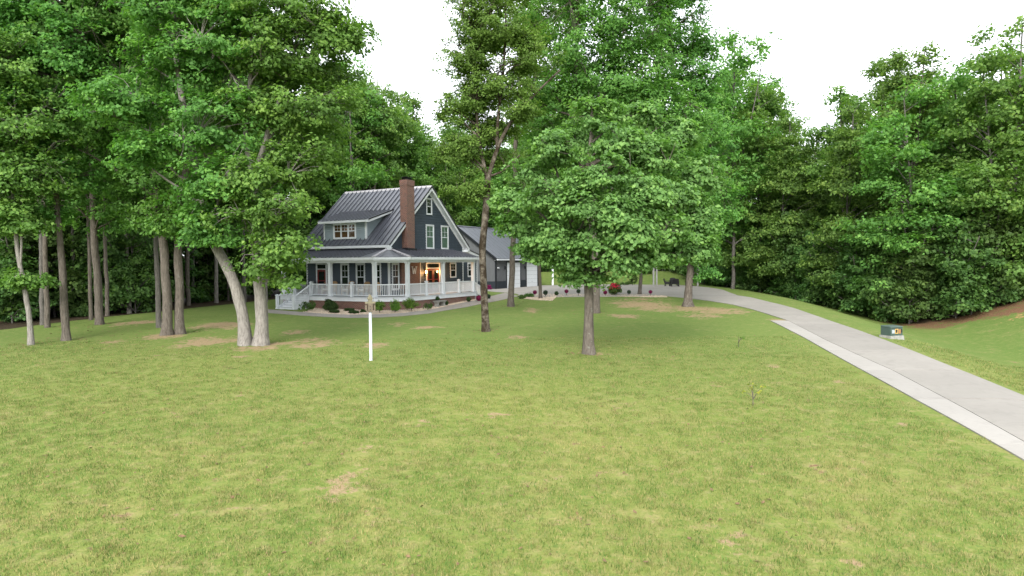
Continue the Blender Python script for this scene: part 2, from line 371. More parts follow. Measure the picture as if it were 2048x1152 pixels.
def strip_mesh(name, L, Rr, mat, up, na=1, nc=6, skirt=.12):
    """slab between two edge polylines (matching counts) laid on the ground"""
    L = np.asarray(L, float); Rr = np.asarray(Rr, float)
    s = np.linspace(0, len(L) - 1, (len(L) - 1) * na + 1)
    il = np.stack([np.interp(s, np.arange(len(L)), L[:, k]) for k in (0, 1)], -1); ir = np.stack([np.interp(s, np.arange(len(Rr)), Rr[:, k]) for k in (0, 1)], -1)
    t = np.linspace(0, 1, nc + 1)[None, :, None]
    P = il[:, None] * (1 - t) + ir[:, None] * t
    n, m = P.shape[:2]; Z = terrain(P[..., 0], P[..., 1]) + up
    V = [(*P[i, j], Z[i, j]) for i in range(n) for j in range(m)]
    Fs = [(i * m + j, i * m + j + 1, (i + 1) * m + j + 1, (i + 1) * m + j) for i in range(n - 1) for j in range(m - 1)]
    ring = [i * m for i in range(n)] + [(n - 1) * m + j for j in range(1, m)] + [i * m + m - 1 for i in range(n - 2, -1, -1)] + [j for j in range(m - 2, 0, -1)]
    b0 = len(V); V += [(V[i][0], V[i][1], V[i][2] - skirt) for i in ring]
    k = len(ring); Fs += [(ring[i], ring[(i + 1) % k], b0 + (i + 1) % k, b0 + i) for i in range(k)]
    return pymesh(name, V, Fs, mat)
def px_line(pts): return np.array([hit(*p)[:2] for p in pts])
road_l = px_line([(2048, 885), (1895, 800), (1786, 742), (1652, 681), (1574, 641), (1509, 620.6), (1464, 609), (1411, 601), (1367, 596), (1330, 592.5)])
road_r = px_line([(2048, 793), (1880, 725), (1789, 688.6), (1713, 660), (1637, 634), (1561, 609.6), (1500, 595), (1463, 590.2)])
gut_l = px_line([(2048, 922), (1831, 800), (1743, 751), (1670, 711), (1612, 678), (1541, 642)])
def fY(line):
    o = np.argsort(line[:, 1]); y = line[o, 1]; x = line[o, 0]
    s0 = (x[2] - x[0]) / (y[2] - y[0])
    return lambda Y: np.where(np.asarray(Y) < y[0], x[0] + s0 * (np.asarray(Y) - y[0]), np.interp(Y, y, x))
RL, RR, GL = fY(road_l), fY(road_r), fY(gut_l)
Y_END = float(road_l[-1, 1])
ys = np.arange(-12, Y_END + .01, 1.0)
base_me = strip_mesh('driveway', np.stack([RL(ys), ys], -1), np.stack([RR(ys), ys], -1), 'concrete', .012)
driveway = tag(link('driveway', base_me), kind='structure')
y0 = -12.0; bounds = []
while y0 < Y_END: bounds.append((y0, min(y0 + 4.6, Y_END))); y0 += 4.6
for a, b in bounds:
    q = np.linspace(a + .03, b - .03, 6)
    link('slab', strip_mesh('slab', np.stack([RL(q), q], -1), np.stack([RR(q), q], -1), 'concrete', .035), driveway)
g_end = float(gut_l[-1, 1])
yy = np.arange(-12, g_end, 1.0)
gutter = tag(link('driveway_gutter', strip_mesh('driveway_gutter', np.stack([GL(yy), yy], -1), np.stack([RL(yy) - .02, yy], -1), 'concrete_new', .010)), kind='structure')
for a, b in [(a, min(b, g_end)) for a, b in bounds if a < g_end - 1]:
    q = np.linspace(a + .01, b - .01, 6)
    wdt = (RL(q) - .02) - GL(q)
    link('slab', strip_mesh('slab', np.stack([GL(q), q], -1), np.stack([RL(q) - .03, q], -1), 'concrete_new', .036, nc=3), gutter)
# parking court behind
ys = np.arange(Y_END, 91.01, 1.0)
CL = lambda Y: np.interp(Y, [64, 67, 70, 74, 79, 88.3, 91], [.6, -.2, -2.0, -3.2, -3.2, 2.6, 2.6])
CR = lambda Y: np.interp(Y, [Y_END, 70, 80, 91], [float(RR(Y_END)), 21.7, 21.6, 21.0])
court = tag(link('parking_court', strip_mesh('parking_court', np.stack([CL(ys), ys], -1), np.stack([CR(ys), ys], -1), 'concrete', .012, nc=10)), kind='structure')
nY = np.linspace(Y_END + .02, 91, 6)
for i in range(5):
    q = np.linspace(nY[i] + .012, nY[i + 1] - .012, 6)
    for j in range(5):
        t0, t1 = j / 5 + .0006, (j + 1) / 5 - .0006
        a = CL(q) + (CR(q) - CL(q)) * t0; b = CL(q) + (CR(q) - CL(q)) * t1
        link('slab', strip_mesh('slab', np.stack([a, q], -1), np.stack([b, q], -1), 'concrete', .035, nc=4), court)
# walkway along the beds
walk_near = px_line([(535, 626), (600, 631), (650, 634), (700, 636), (760, 635), (810, 632), (860, 627), (905, 619), (958, 609), (1005, 600), (1037, 592.5)])
walk_far = px_line([(535, 619), (600, 624.5), (650, 628), (700, 630), (760, 629), (810, 626), (860, 619.5), (905, 610), (950, 600), (985, 592), (1010, 586)])
walk = tag(link('walkway', strip_mesh('walkway', walk_near, walk_far, 'walk_concrete', .008, na=4, nc=3)), kind='structure')
for i in range(len(walk_near) - 1):
    for h in range(3):
        a0, a1 = h / 3 + .004, (h + 1) / 3 - .004
        n2 = np.array([walk_near[i] * (1 - s) + walk_near[i + 1] * s for s in (a0, a1)]); f2 = np.array([walk_far[i] * (1 - s) + walk_far[i + 1] * s for s in (a0, a1)])
        link('slab', strip_mesh('slab', n2, f2, 'walk_concrete', .026, na=3, nc=3), walk)

# house frame: u runs to the left along the porch front, v back along the gable side
ANG = R(29.5); g_ = np.array([math.sin(ANG), math.cos(ANG), 0]); l_ = np.array([-g_[1], g_[0], 0]); P0 = np.array([-8.45, 48.4, 0])
def HW(u, v, z=0.0): return P0 + u * l_ + v * g_ + np.array([0, 0, z])

# gravel beds with loose stones
bed_in = [HW(*p)[:2] for p in [(7.6, .0), (6.2, .0), (5, .0), (4, .0), (2.6, .0), (1.2, .0), (.0, 1.4), (.0, 4.0), (.0, 6.5), (.0, 9), (.0, 10.6)]]
bed_out = px_line([(606, 625), (640, 628), (680, 630), (720, 630), (765, 629.3), (810, 626.5), (850, 621.5), (885, 615), (915, 608), (945, 602), (962, 597.5)])
bed1 = tag(link('gravel_bed', strip_mesh('gravel_bed', bed_out, np.array(bed_in), 'gravel', .014, na=4, nc=8)), kind='structure')
bed2_n = px_line([(1036, 596), (1070, 600), (1105, 601.5), (1112, 594.5), (1165, 593), (1225, 593), (1290, 594.5), (1335, 594.5)])
bed2_f = px_line([(1041, 590.5), (1066, 588.2), (1092, 588), (1112, 588.7), (1165, 588.7), (1225, 588.8), (1285, 589.6), (1330, 592.2)])
bed2 = tag(link('gravel_bed', strip_mesh('gravel_bed', bed2_n, bed2_f, 'gravel', .016, na=4, nc=6)), kind='structure')
def pebbles(name, A, B, n, label):
    A = np.asarray(A); B = np.asarray(B); V = []; Q = []
    for k in range(n):
        s = rng.uniform(0, len(A) - 1.001); i = int(s); f = s - i; t = rng.uniform(.03, .97)
        p = (A[i] * (1 - f) + A[i + 1] * f) * (1 - t) + (B[i] * (1 - f) + B[i + 1] * f) * t
        r = rng.uniform(.03, .085); ang = rng.uniform(0, 6.28); z = tz(*p) + .014
        ring = [(p[0] + r * rng.uniform(.7, 1.2) * math.cos(ang + a), p[1] + r * rng.uniform(.6, 1.1) * math.sin(ang + a), z - .01) for a in (0, 1.26, 2.51, 3.77, 5.03)]
        n0 = len(V); V += ring + [(p[0], p[1], z + r * .75)]
        Q += [(n0 + i, n0 + (i + 1) % 5, n0 + 5) for i in range(5)]
    o = link(name, npmesh(name, np.array(V), np.array(Q), 'pebble', tri=True)); tag(o, label, 'gravel', kind='stuff'); return o
pebbles('loose_gravel', bed_out, bed_in, 3200, 'tan river stones in the planting bed along the porch')
pebbles('loose_gravel', bed2_n, bed2_f, 1800, 'tan river stones in the strip bed beside the parking court')

# ------------------------------------------------------------------ the house (local x = -u, y = v)
RZ = -ANG
house = tag(empty('farmhouse', tuple(P0), RZ), 'dark blue farmhouse with wraparound white porch and brick chimney', 'house')
WU, WV0, WV1, WUL = 2.4, 2.5, 12.6, 11.0       # gable wall, front wall, back wall, far side wall
DECK, GZ_ = .97, -.6
SL = .888; RID_V, RID_Z = 7.53, 9.62
def roof_z(v): return RID_Z - SL * abs(v - RID_V)
b = MB(); b.v = []; b.f = []
def lp(u, v, z): return (-u, v, z)
# body: solid pentagon prism, walls face outwards
zf = roof_z(WV0) - .1
sec = [(WV0, GZ_), (WV1, GZ_), (WV1, zf), (RID_V, RID_Z - .12), (WV0, zf)]
n = len(sec); vv = [lp(WU, v, z) for v, z in sec] + [lp(WUL, v, z) for v, z in sec]
wall = pymesh('wall', vv, [tuple(range(n)), tuple(range(2 * n - 1, n - 1, -1))] + [(i, n + i, n + (i + 1) % n, (i + 1) % n) for i in range(n)], 'siding_blue')
wall = link('wall', wall, house)
leanto = MB().box(-WUL, -WU, WV1 + .002, 14.9, GZ_, 3.75).build('wall', 'siding_blue', house)

def window(parent, at, rz, wd, ht, backing='window_glass', trim=.11, cols=2, grid=True, triple=False):
    """window in its own frame: x right, -y outwards, origin bottom left of the outer trim"""
    f = MB(); T = trim; D = .05
    f.box(0, T, -D, .0, 0, ht); f.box(wd - T, wd, -D, .0, 0, ht); f.box(T, wd - T, -D - .012, .0, ht - T, ht); f.box(T, wd - T, -D - .02, .0, 0, T * .9)
    fr = f.build('window', 'white_paint', parent, at, rz)
    def sash(x0, x1):
        z0, z1 = T * .9, ht - T; zm = (z0 + z1) / 2; s = MB(); r = .035
        for a, c in ((z0, zm), (zm, z1)):
            s.box(x0, x0 + r, -.03, .0, a, c); s.box(x1 - r, x1, -.03, .0, a, c); s.box(x0 + r, x1 - r, -.031, .0, c - r, c); s.box(x0 + r, x1 - r, -.031, .0, a, a + r * .8)
        s.build('sash', 'white_paint', fr)
        if backing != 'window_glass':
            MB().box(x0 + r, x1 - r, -.004, -.001, z0, z1).build('curtain' if backing == 'curtain' else 'lining', backing, fr)
        for a, c in ((z0, zm), (zm, z1)):
            MB().box(x0 + r, x1 - r, -.016, -.012, a + r * .8, c - r).build('pane', 'window_glass' if backing == 'window_glass' else 'clear_glass', fr)
        if grid:
            for k in range(1, cols): xm = x0 + (x1 - x0) * k / cols; MB().box(xm - .013, xm + .013, -.026, -.017, zm + r * .8, z1 - r).build('muntin', 'white_paint', fr)
            zg = (zm + z1) / 2; MB().box(x0 + r, x1 - r, -.0265, -.017, zg - .013, zg + .013).build('muntin', 'white_paint', fr)
    if triple:
        w3 = (wd - 2 * T - .16) / 3
        for k in range(3):
            sash(T + k * (w3 + .08), T + k * (w3 + .08) + w3)
            if k: MB().box(T + k * (w3 + .08) - .08, T + k * (w3 + .08), -.045, 0, T * .9, ht - T).build('mullion', 'white_paint', fr)
    else: sash(T, wd - T)
    return fr
def siding(wallobj, rz, at, a0f, a1f, z0, z1, opens, step=.205, mat='siding_blue'):
    """lap boards; at(a) gives the wall's local origin for coordinate a along it"""
    z = z0
    while z < z1 - .03:   # each board laps the one below and leaves a shadow line
        h = min(step, z1 - z); lo0, hi0 = a0f(z), a1f(z); lo1, hi1 = a0f(z + h), a1f(z + h)
        segs = [(lo0, hi0, lo1, hi1)] if hi0 - lo0 > .15 else []
        for (oa, ob, oz0, oz1) in opens:
            if min(oz1, z + h) - max(oz0, z) < h * .3: continue
            ns = []
            for s in segs:
                if ob <= s[0] or oa >= s[1]: ns.append(s); continue
                if oa - s[0] > .04: ns.append((s[0], oa, s[2], oa))
                if s[1] - ob > .04: ns.append((ob, s[1], ob, s[3]))
            segs = ns
        for s in segs:
            o0, o1 = .046, .008
            v = [(s[0], -o0, z), (s[1], -o0, z), (s[1], .001, z), (s[0], .001, z), (s[2], -o1, z + h - .022), (max(s[3], s[2] + .01), -o1, z + h - .022), (max(s[3], s[2] + .01), .001, z + h - .022), (s[2], .001, z + h - .022)]
            link('siding_board', pymesh('siding_board', v, BF, mat), wallobj, at, rz)
        z += step
GRZ = math.pi / 2                              # gable side: x right = +v, -y = outwards (local +x)
def gat(v, z): return (-WU + .001, v, z)
def fat(u, z): return (-u, WV0 - .001, z)
# gable side openings (v0, v1, z0, z1)
up = [(7.25, 8.05, 7.36, 8.74, 'window_glass'), (7.15, 8.28, 4.57, 6.57, 'curtain'), (9.28, 10.38, 4.57, 6.57, 'curtain'), (4.12, 5.28, 4.57, 6.57, 'curtain')]
lowg = [(10.55, 11.5, 2.12, 3.44, 'window_glass'), (13.3, 14.2, 2.12, 3.44, 'window_glass'), (2.78, 3.66, 1.35, 3.44, 'window_glass')]
for a, c, z0, z1, bk in up + lowg: window(house, gat(a, z0), GRZ, c - a, z1 - z0, bk)
GD = (7.1, 9.05, DECK, 3.44)
FP = (3.78, 6.1)
opens = [(a, c, z0, z1) for a, c, z0, z1, _ in up + lowg] + [GD, (FP[0], FP[1], 0, 4.2)]
sl_v = lambda z: max(WV0 + .11, RID_V - (RID_Z - .28 - z) / SL); sr_v = lambda z: min(WV1 - .11, RID_V + (RID_Z - .28 - z) / SL)
siding(wall, GRZ, gat(0, 0), lambda z: sl_v(z), lambda z: sr_v(z), DECK - .1, 9.2, opens)
siding(leanto, GRZ, gat(0, 0), lambda z: WV1 + .02, lambda z: 14.78, DECK - .3, 3.85, opens)
# front wall
fw = [(6.4, 7.3, 1.3, 3.44), (4.75, 5.7, 1.3, 3.44), (3.15, 4.02, 1.3, 3.44)]
for a, c, z0, z1 in fw: window(house, fat(c, z0), 0, c - a, z1 - z0)
FD = (8.75, 9.95, DECK, 3.44)
siding(wall, 0, (0, WV0 - .001, 0), lambda z: -WUL + .02, lambda z: -WU - .11, DECK - .1, 4.85, [(-c, -a, z0, z1) for a, c, z0, z1 in fw + [FD]])
# corner boards
for (u, v) in ((WU, WV0), (WU, WV1)):
    MB().box(-u - .10, -u + .035, v - .035 if v < 5 else v - .12, v + .10 if v < 5 else v + .035, DECK - .1, roof_z(WV0) - .05).build('corner_board', 'white_paint', house)
MB().box(-WU - .1, -WU + .036, 14.8, 14.935, .3, 3.8).build('corner_board', 'white_paint', house)
MB().box(-WUL - .035, -WUL + .1, WV0 - .036, WV0 + .1, DECK - .1, 4.8).build('corner_board', 'white_paint', house)
# doors
def door_unit(at, rz, wd, ht, leaves, label=None):
    f = MB(); T = .13; tr = .42
    f.box(0, T, -.06, 0, 0, ht); f.box(wd - T, wd, -.06, 0, 0, ht); f.box(T, wd - T, -.062, 0, ht - T * .7, ht); f.box(T, wd - T, -.055, 0, ht - tr - .07, ht - tr)
    d = f.build('door', 'white_paint', house, at, rz)
    MB().box(T, wd - T, -.02, -.005, ht - tr, ht - T * .7).build('transom_pane', 'window_glass', d)
    lw = (wd - 2 * T) / leaves
    for k in range(leaves):
        x0 = T + k * lw + .004; x1 = x0 + lw - .008; zt = ht - tr - .075
        lf = MB(); s = .14
        lf.box(x0, x0 + s, -.045, -.005, .01, zt); lf.box(x1 - s, x1, -.045, -.005, .01, zt); lf.box(x0 + s, x1 - s, -.044, -.005, .01, .35); lf.box(x0 + s, x1 - s, -.044, -.005, zt - .16, zt); lf.box(x0 + s, x1 - s, -.043, -.005, 1.05, 1.12)
        lf.build('door_leaf', 'red_door', d)
        MB().box(x0 + s, x1 - s, -.022, -.012, .35, 1.05).build('door_pane', 'window_glass', d); MB().box(x0 + s, x1 - s, -.022, -.012, 1.12, zt - .16).build('door_pane', 'window_glass', d)
        xh = x1 - .07 if k == 0 else x0 + .07
        MB().bar((xh, -.05, .95), (xh, -.09, .95), .03).bar((xh - .05, -.09, .95), (xh + .05, -.09, .95), .025).build('handle', 'sticker_yellow', d)
door_unit((-WU + .001, GD[0], DECK), GRZ, GD[1] - GD[0], GD[3] - DECK, 2)
door_unit((-FD[1], WV0 - .001, DECK), 0, FD[1] - FD[0], FD[3] - DECK, 1)
MB().box(-8.35, -8.2, WV0 - .06, WV0 - .03, 2.75, 3.0).build('house_number_plaque', 'white_paint', house)
# brick: chimney stack, fireplace breast, foundation
ch = MB().box(-2.5, -1.84, 4.06, 5.0, 4.2, 9.42).build('chimney', 'brick', house)
MB().box(-2.53, -1.81, 4.03, 5.03, 9.423, 9.86).build('chimney_crown', 'brick', ch)
MB().box(-2.45, -1.95, 4.2, 4.82, 9.863, 9.93).box(-2.42, -1.98, 4.23, 4.79, 9.94, 10.05).box(-2.5, -1.9, 4.12, 4.9, 10.055, 10.09).build('chimney_cap', 'black_metal', ch)
MB().hexa([(-2.66, 3.93, 4.35), (-1.70, 3.93, 4.35), (-1.70, 5.1, 4.28), (-2.66, 5.1, 4.28), (-2.66, 3.93, 4.62), (-1.74, 3.93, 4.60), (-1.74, 5.1, 4.55), (-2.66, 5.1, 4.58)]).build('chimney_flashing', 'flashing_dark', ch)
br = MB().box(-WU - .05, -WU + .18, FP[0], FP[1], DECK, 4.05).build('fireplace_breast', 'brick', house)
MB().box(-WU + .14, -WU + .20, FP[1] - .01, FP[1] + .09, DECK, 3.6).build('corner_board', 'white_paint', house)
# white letter hung on the brick
lw_ = MB()
def stroke(a, c, w=.075): lw_.hexa([(-WU + .181, a[0] - w / 2, a[1]), (-WU + .21, a[0] - w / 2, a[1]), (-WU + .21, a[0] + w / 2, a[1]), (-WU + .181, a[0] + w / 2, a[1]), (-WU + .181, c[0] - w / 2, c[1]), (-WU + .21, c[0] - w / 2, c[1]), (-WU + .21, c[0] + w / 2, c[1]), (-WU + .181, c[0] + w / 2, c[1])])
x0, wz0, wz1 = 5.05, 2.55, 3.14
for i, (a, c) in enumerate([((x0 + .17, wz0), (x0 + .04, wz1)), ((x0 + .18, wz0), (x0 + .29, wz1 - .12)), ((x0 + .41, wz0), (x0 + .30, wz1 - .12)), ((x0 + .42, wz0), (x0 + .56, wz1))]): stroke(a, c)
lw_.box(-WU + .181, -WU + .212, x0 - .05, x0 + .15, wz1 - .05, wz1 + .01); lw_.box(-WU + .181, -WU + .212, x0 + .45, x0 + .66, wz1 - .05, wz1 + .01)
letter = lw_.mesh('wall_letter', 'white_paint')
lo = tag(link('wall_letter', letter, None, tuple(P0), RZ), 'large white letter W hung on the brick beside the porch door', 'letter')

def panel_strip(part, pts_top, pts_bot, thick=.04, rib=.075, mat='roof_metal', n=None, spacing=.45, ribw=.05):
    """standing-seam trays between a ridge edge and an eave edge (each edge two points)"""
    a0, a1 = map(np.array, pts_top); c0, c1 = map(np.array, pts_bot)
    n = n or max(1, int(round(np.linalg.norm(c1 - c0) / spacing)))
    nrm = np.cross(a1 - a0 if np.linalg.norm(a1 - a0) > .01 else c1 - c0, c0 - a0); nrm = nrm / np.linalg.norm(nrm)
    if nrm[2] < 0: nrm = -nrm
    for k in range(n):
        s0, s1 = k / n, (k + 1) / n
        A, B = a0 + (a1 - a0) * s0, a0 + (a1 - a0) * s1; C_, D = c0 + (c1 - c0) * s0, c0 + (c1 - c0) * s1
        m = MB(); m.add([C_, D, B, A, C_ + nrm * thick, D + nrm * thick, B + nrm * thick, A + nrm * thick], BF)
        e = (c1 - c0) / np.linalg.norm(c1 - c0) * ribw / 2
        h0, h1 = nrm * thick, nrm * (thick + rib)
        m.add([C_ - e + h0, C_ + e + h0, A + e + h0, A - e + h0, C_ - e + h1, C_ + e + h1, A + e + h1, A - e + h1], BF)
        m.build('roof_panel', mat, part)
# main roof
RU0, RU1 = 2.0, 11.35
EV0, EV1 = 2.08, 13.0
mr = MB()
und = []
for v in (EV0, RID_V, EV1): und.append((v, roof_z(v)))
vs = [lp(RU0 + .03, v, z - .02) for v, z in und] + [lp(RU0 + .03, v, z - .14) for v, z in und] + [lp(RU1 - .03, v, z - .02) for v, z in und] + [lp(RU1 - .03, v, z - .14) for v, z in und]
mr.add(vs, [(0, 1, 7, 6), (1, 2, 8, 7), (3, 9, 10, 4), (4, 10, 11, 5), (0, 3, 4, 1), (1, 4, 5, 2), (6, 7, 10, 9), (7, 8, 11, 10), (0, 6, 9, 3), (2, 5, 11, 8)])
mroof = mr.build('roof', 'white_paint', house)
top0, top1 = lp(RU1, RID_V - .02, RID_Z), lp(RU0, RID_V - .02, RID_Z)
panel_strip(mroof, (top0, top1), (lp(RU1, EV0, roof_z(EV0)), lp(RU0, EV0, roof_z(EV0))), n=20)
panel_strip(mroof, (lp(RU0, RID_V + .02, RID_Z), lp(RU1, RID_V + .02, RID_Z)), (lp(RU0, EV1, roof_z(EV1)), lp(RU1, EV1, roof_z(EV1))), n=20)
MB().hexa([lp(RU1 + .02, RID_V - .16, RID_Z - .06), lp(RU0 - .02, RID_V - .16, RID_Z - .06), lp(RU0 - .02, RID_V + .16, RID_Z - .06), lp(RU1 + .02, RID_V + .16, RID_Z - .06), lp(RU1 + .02, RID_V - .05, RID_Z + .12), lp(RU0 - .02, RID_V - .05, RID_Z + .12), lp(RU0 - .02, RID_V + .05, RID_Z + .12), lp(RU1 + .02, RID_V + .05, RID_Z + .12)]).build('ridge_cap', 'roof_cap', mroof)
# rake boards and soffit on the gable, black drip edge
for side in (-1, 1):
    ve = EV0 if side < 0 else EV1
    def rake(u0, u1, d0, d1, name, mat):
        a = [lp(u0, RID_V, RID_Z - d1), lp(u1, RID_V, RID_Z - d1), lp(u1, ve, roof_z(ve) - d1), lp(u0, ve, roof_z(ve) - d1), lp(u0, RID_V, RID_Z - d0), lp(u1, RID_V, RID_Z - d0), lp(u1, ve, roof_z(ve) - d0), lp(u0, ve, roof_z(ve) - d0)]
        MB().hexa(a).build(name, mat, mroof)
    rake(RU0 - .03, RU0 + .02, .0, .30, 'rake_board', 'white_paint'); rake(RU0 - .05, RU0 - .032, -.07, .05, 'drip_edge', 'flashing_dark')
    rake(RU0 + .021, WU - .002, .16, .24, 'soffit', 'white_paint')
    rake(RU1 - .02, RU1 + .03, .0, .28, 'rake_board', 'white_paint')
    rake(WU - .07, WU - .003, .243, .46, 'frieze_board', 'white_paint')
MB().box(-RU1, -RU0 + .03, EV0 - .06, EV0 - .005, roof_z(EV0) - .17, roof_z(EV0) + .0).build('gutter', 'white_paint', mroof)
MB().box(-RU1, -RU0, EV0 - .003, WV0 - .04, roof_z(EV0) - .20, roof_z(EV0) - .16).build('soffit', 'white_paint', mroof)
MB().box(-RU0 - .2, -RU0 + .031, EV0 - .058, EV0 + .25, roof_z(EV0) - .42, roof_z(EV0) - .172).build('eave_return', 'white_paint', mroof)
MB().box(-RU0 - .2, -RU0 + .031, EV1 - .25, EV1 + .05, roof_z(EV1) - .35, roof_z(EV1) - .05).build('eave_return', 'white_paint', mroof)
# dormer
DU0, DU1, DV, DZ0, DZ1 = 4.72, 9.13, 2.62, 5.22, 6.72
dm = MB(); dv = DV; bk = RID_V - (RID_Z - DZ1) / SL + .6
dz_back = 7.75
vs = [lp(u, v, z) for u in (DU0, DU1) for v, z in ((dv, DZ0 - .2), (dv, DZ1), (5.3, DZ1 + .31 * (5.3 - dv)), (5.3, DZ0))]
dm.add(vs, [(0, 3, 2, 1), (4, 5, 6, 7), (0, 1, 5, 4), (1, 2, 6, 5), (2, 3, 7, 6), (3, 0, 4, 7)])
dormer = dm.build('dormer', 'dormer_shingle', house)
siding(dormer, 0, (0, dv - .001, 0), lambda z: -DU1 + .08, lambda z: -DU0 - .08, DZ0 + .04, DZ1, [(-8.12, -5.72, 5.36, 6.62)], .15, 'dormer_shingle')
z = DZ0 + .04
while z < 7.45:
    va = max(dv, RID_V - (RID_Z - z) / SL); lo = dv + .08 if z < DZ1 else dv + (z - DZ1) / .31 + .05; hi = RID_V - (RID_Z - z) / SL
    if hi - lo > .1:
        v = [(lo, -.028, z), (hi, -.028, z), (hi, .001, z), (lo, .001, z), (lo, -.008, z + .148), (hi + .15, -.008, z + .148), (hi + .15, .001, z + .148), (lo, .001, z + .148)]
        link('siding_board', pymesh('siding_board', v, BF, 'dormer_shingle'), dormer, (-DU0 + .001, 0, 0), GRZ)
    z += .15
dwin = window(house, (-8.12, dv - .002, 5.36), 0, 2.4, 1.26, 'warm_room', .12, 2, True, True)
MB().box(-DU0 - .1, -DU0 + .034, dv - .034, dv + .1, DZ0, DZ1).build('corner_board', 'white_paint', dormer)
MB().box(-DU1 - .034, -DU1 + .1, dv - .034, dv + .1, DZ0, DZ1).build('corner_board', 'white_paint', dormer)
MB().hexa([(-DU1 - .02, dv - .11, DZ0 - .12), (-DU0 + .04, dv - .11, DZ0 - .12), (-DU0 + .04, dv, DZ0 - .02), (-DU1 - .02, dv, DZ0 - .02), (-DU1 - .02, dv - .08, DZ0 - .02), (-DU0 + .04, dv - .08, DZ0 - .02), (-DU0 + .04, dv - .002, DZ0 + .05), (-DU1 - .02, dv - .002, DZ0 + .05)]).build('flashing', 'flashing_dark', dormer)
DE = 2.3; dze = 6.78; dzt = 7.72; DVT = 5.36; da, db_ = 4.2, 9.45
dr = MB().hexa([lp(db_ - .03, DE, dze - .14), lp(da + .03, DE, dze - .14), lp(da + .03, DVT, dzt - .14), lp(db_ - .03, DVT, dzt - .14), lp(db_ - .03, DE, dze - .01), lp(da + .03, DE, dze - .01), lp(da + .03, DVT, dzt - .01), lp(db_ - .03, DVT, dzt - .01)]).build('dormer_roof', 'white_paint', house)
panel_strip(dr, (lp(db_, DVT, dzt), lp(da, DVT, dzt)), (lp(db_, DE, dze), lp(da, DE, dze)), n=12, thick=.03, rib=.06)
MB().box(-db_, -da, DE - .06, DE - .004, dze - .17, dze - .005).build('gutter', 'white_paint', dr)
MB().hexa([lp(da - .02, DE, dze - .20), lp(da + .025, DE, dze - .20), lp(da + .025, DVT, dzt - .16), lp(da - .02, DVT, dzt - .16), lp(da - .02, DE, dze), lp(da + .025, DE, dze), lp(da + .025, DVT, dzt), lp(da - .02, DVT, dzt)]).build('rake_board', 'white_paint', dr)
MB().hexa([lp(da - .04, DE, dze - .02), lp(da - .021, DE, dze - .02), lp(da - .021, DVT, dzt - .02), lp(da - .04, DVT, dzt - .02), lp(da - .04, DE, dze + .08), lp(da - .021, DE, dze + .08), lp(da - .021, DVT, dzt + .08), lp(da - .04, DVT, dzt + .08)]).build('drip_edge', 'flashing_dark', dr)
# porch roof: front slope, gable slope, clipped corner
PW, PE = 4.50, 3.84; E0 = -.4; CB = 1.42; PV1 = 11.25; PU1 = 11.4
pr = MB()
outl = [(-PU1, E0), (-CB, E0), (-E0, CB), (-E0, PV1), (-WU, PV1), (-WU, WV0), (-PU1, WV0)]
pr.poly(outl, 3.62, 3.80); proof = pr.build('porch_roof', 'porch_white', house)
panel_strip(proof, (lp(PU1, WV0, PW), lp(WU, WV0, PW)), (lp(PU1, E0, PE), lp(WU, E0, PE)), n=22, thick=.03, rib=.06)
MB().add([lp(WU, E0, PE), lp(CB, E0, PE), lp(WU, WV0, PW), lp(WU, E0, PE + .03), lp(CB, E0, PE + .03), lp(WU, WV0, PW + .03)], [(0, 2, 1), (3, 4, 5), (0, 1, 4, 3), (1, 2, 5, 4), (2, 0, 3, 5)]).build('roof_panel', 'roof_metal', proof)
panel_strip(proof, (lp(WU, WV0, PW), lp(WU, PV1, PW)), (lp(E0, WV0, PE), lp(E0, PV1, PE)), n=20, thick=.03, rib=.06)
MB().add([lp(E0, WV0, PE), lp(E0, CB, PE), lp(WU, WV0, PW), lp(E0, WV0, PE + .03), lp(E0, CB, PE + .03), lp(WU, WV0, PW + .03)], [(0, 1, 2), (3, 5, 4), (0, 3, 4, 1), (1, 4, 5, 2), (2, 5, 3, 0)]).build('roof_panel', 'roof_metal', proof)
apex = np.array(lp(WU, WV0, PW)); h0, h1 = np.array(lp(CB, E0, PE)), np.array(lp(E0, CB, PE))
for k in range(5):
    a, c = h0 + (h1 - h0) * k / 5, h0 + (h1 - h0) * (k + 1) / 5; u3 = np.array((0, 0, .034))
    MB().add([a, c, apex, a + u3, c + u3, apex + u3], [(0, 2, 1), (3, 4, 5), (0, 1, 4, 3), (1, 2, 5, 4), (2, 0, 3, 5)]).bar(tuple(a + u3), tuple(apex + u3), .03, .05).build('roof_panel', 'roof_metal', proof)
for hp in (h0, h1): MB().bar(tuple(hp + (0, 0, .045)), tuple(apex + (0, 0, .06)), .26, .07).build('hip_cap', 'roof_cap', proof)
for a, c in (((-PU1, E0), (-CB, E0)), ((-CB, E0), (-E0, CB)), ((-E0, CB), (-E0, PV1))):
    MB().bar((*a, PE - .07), (*c, PE - .07), .07, .15).build('gutter', 'white_paint', proof)
# frieze beam on the posts
def beam(a, c): MB().bar((-a[0], a[1], 3.56), (-c[0], c[1], 3.56), .24, .20).build('porch_beam', 'porch_white', house)
B_, C_p, A_, D_, E_ = (1.67, 0), (0, 1.67), (6.0, 0), (0, 6.12), (0, 10.52); L_ = (10.95, 0)
beam((11.2, 0), (1.6, 0)); beam(B_, C_p); beam((0, 1.6), (0, 10.75)); beam((10.95, .1), (10.95, 2.45)); beam((.1, 10.6), (2.35, 10.6))
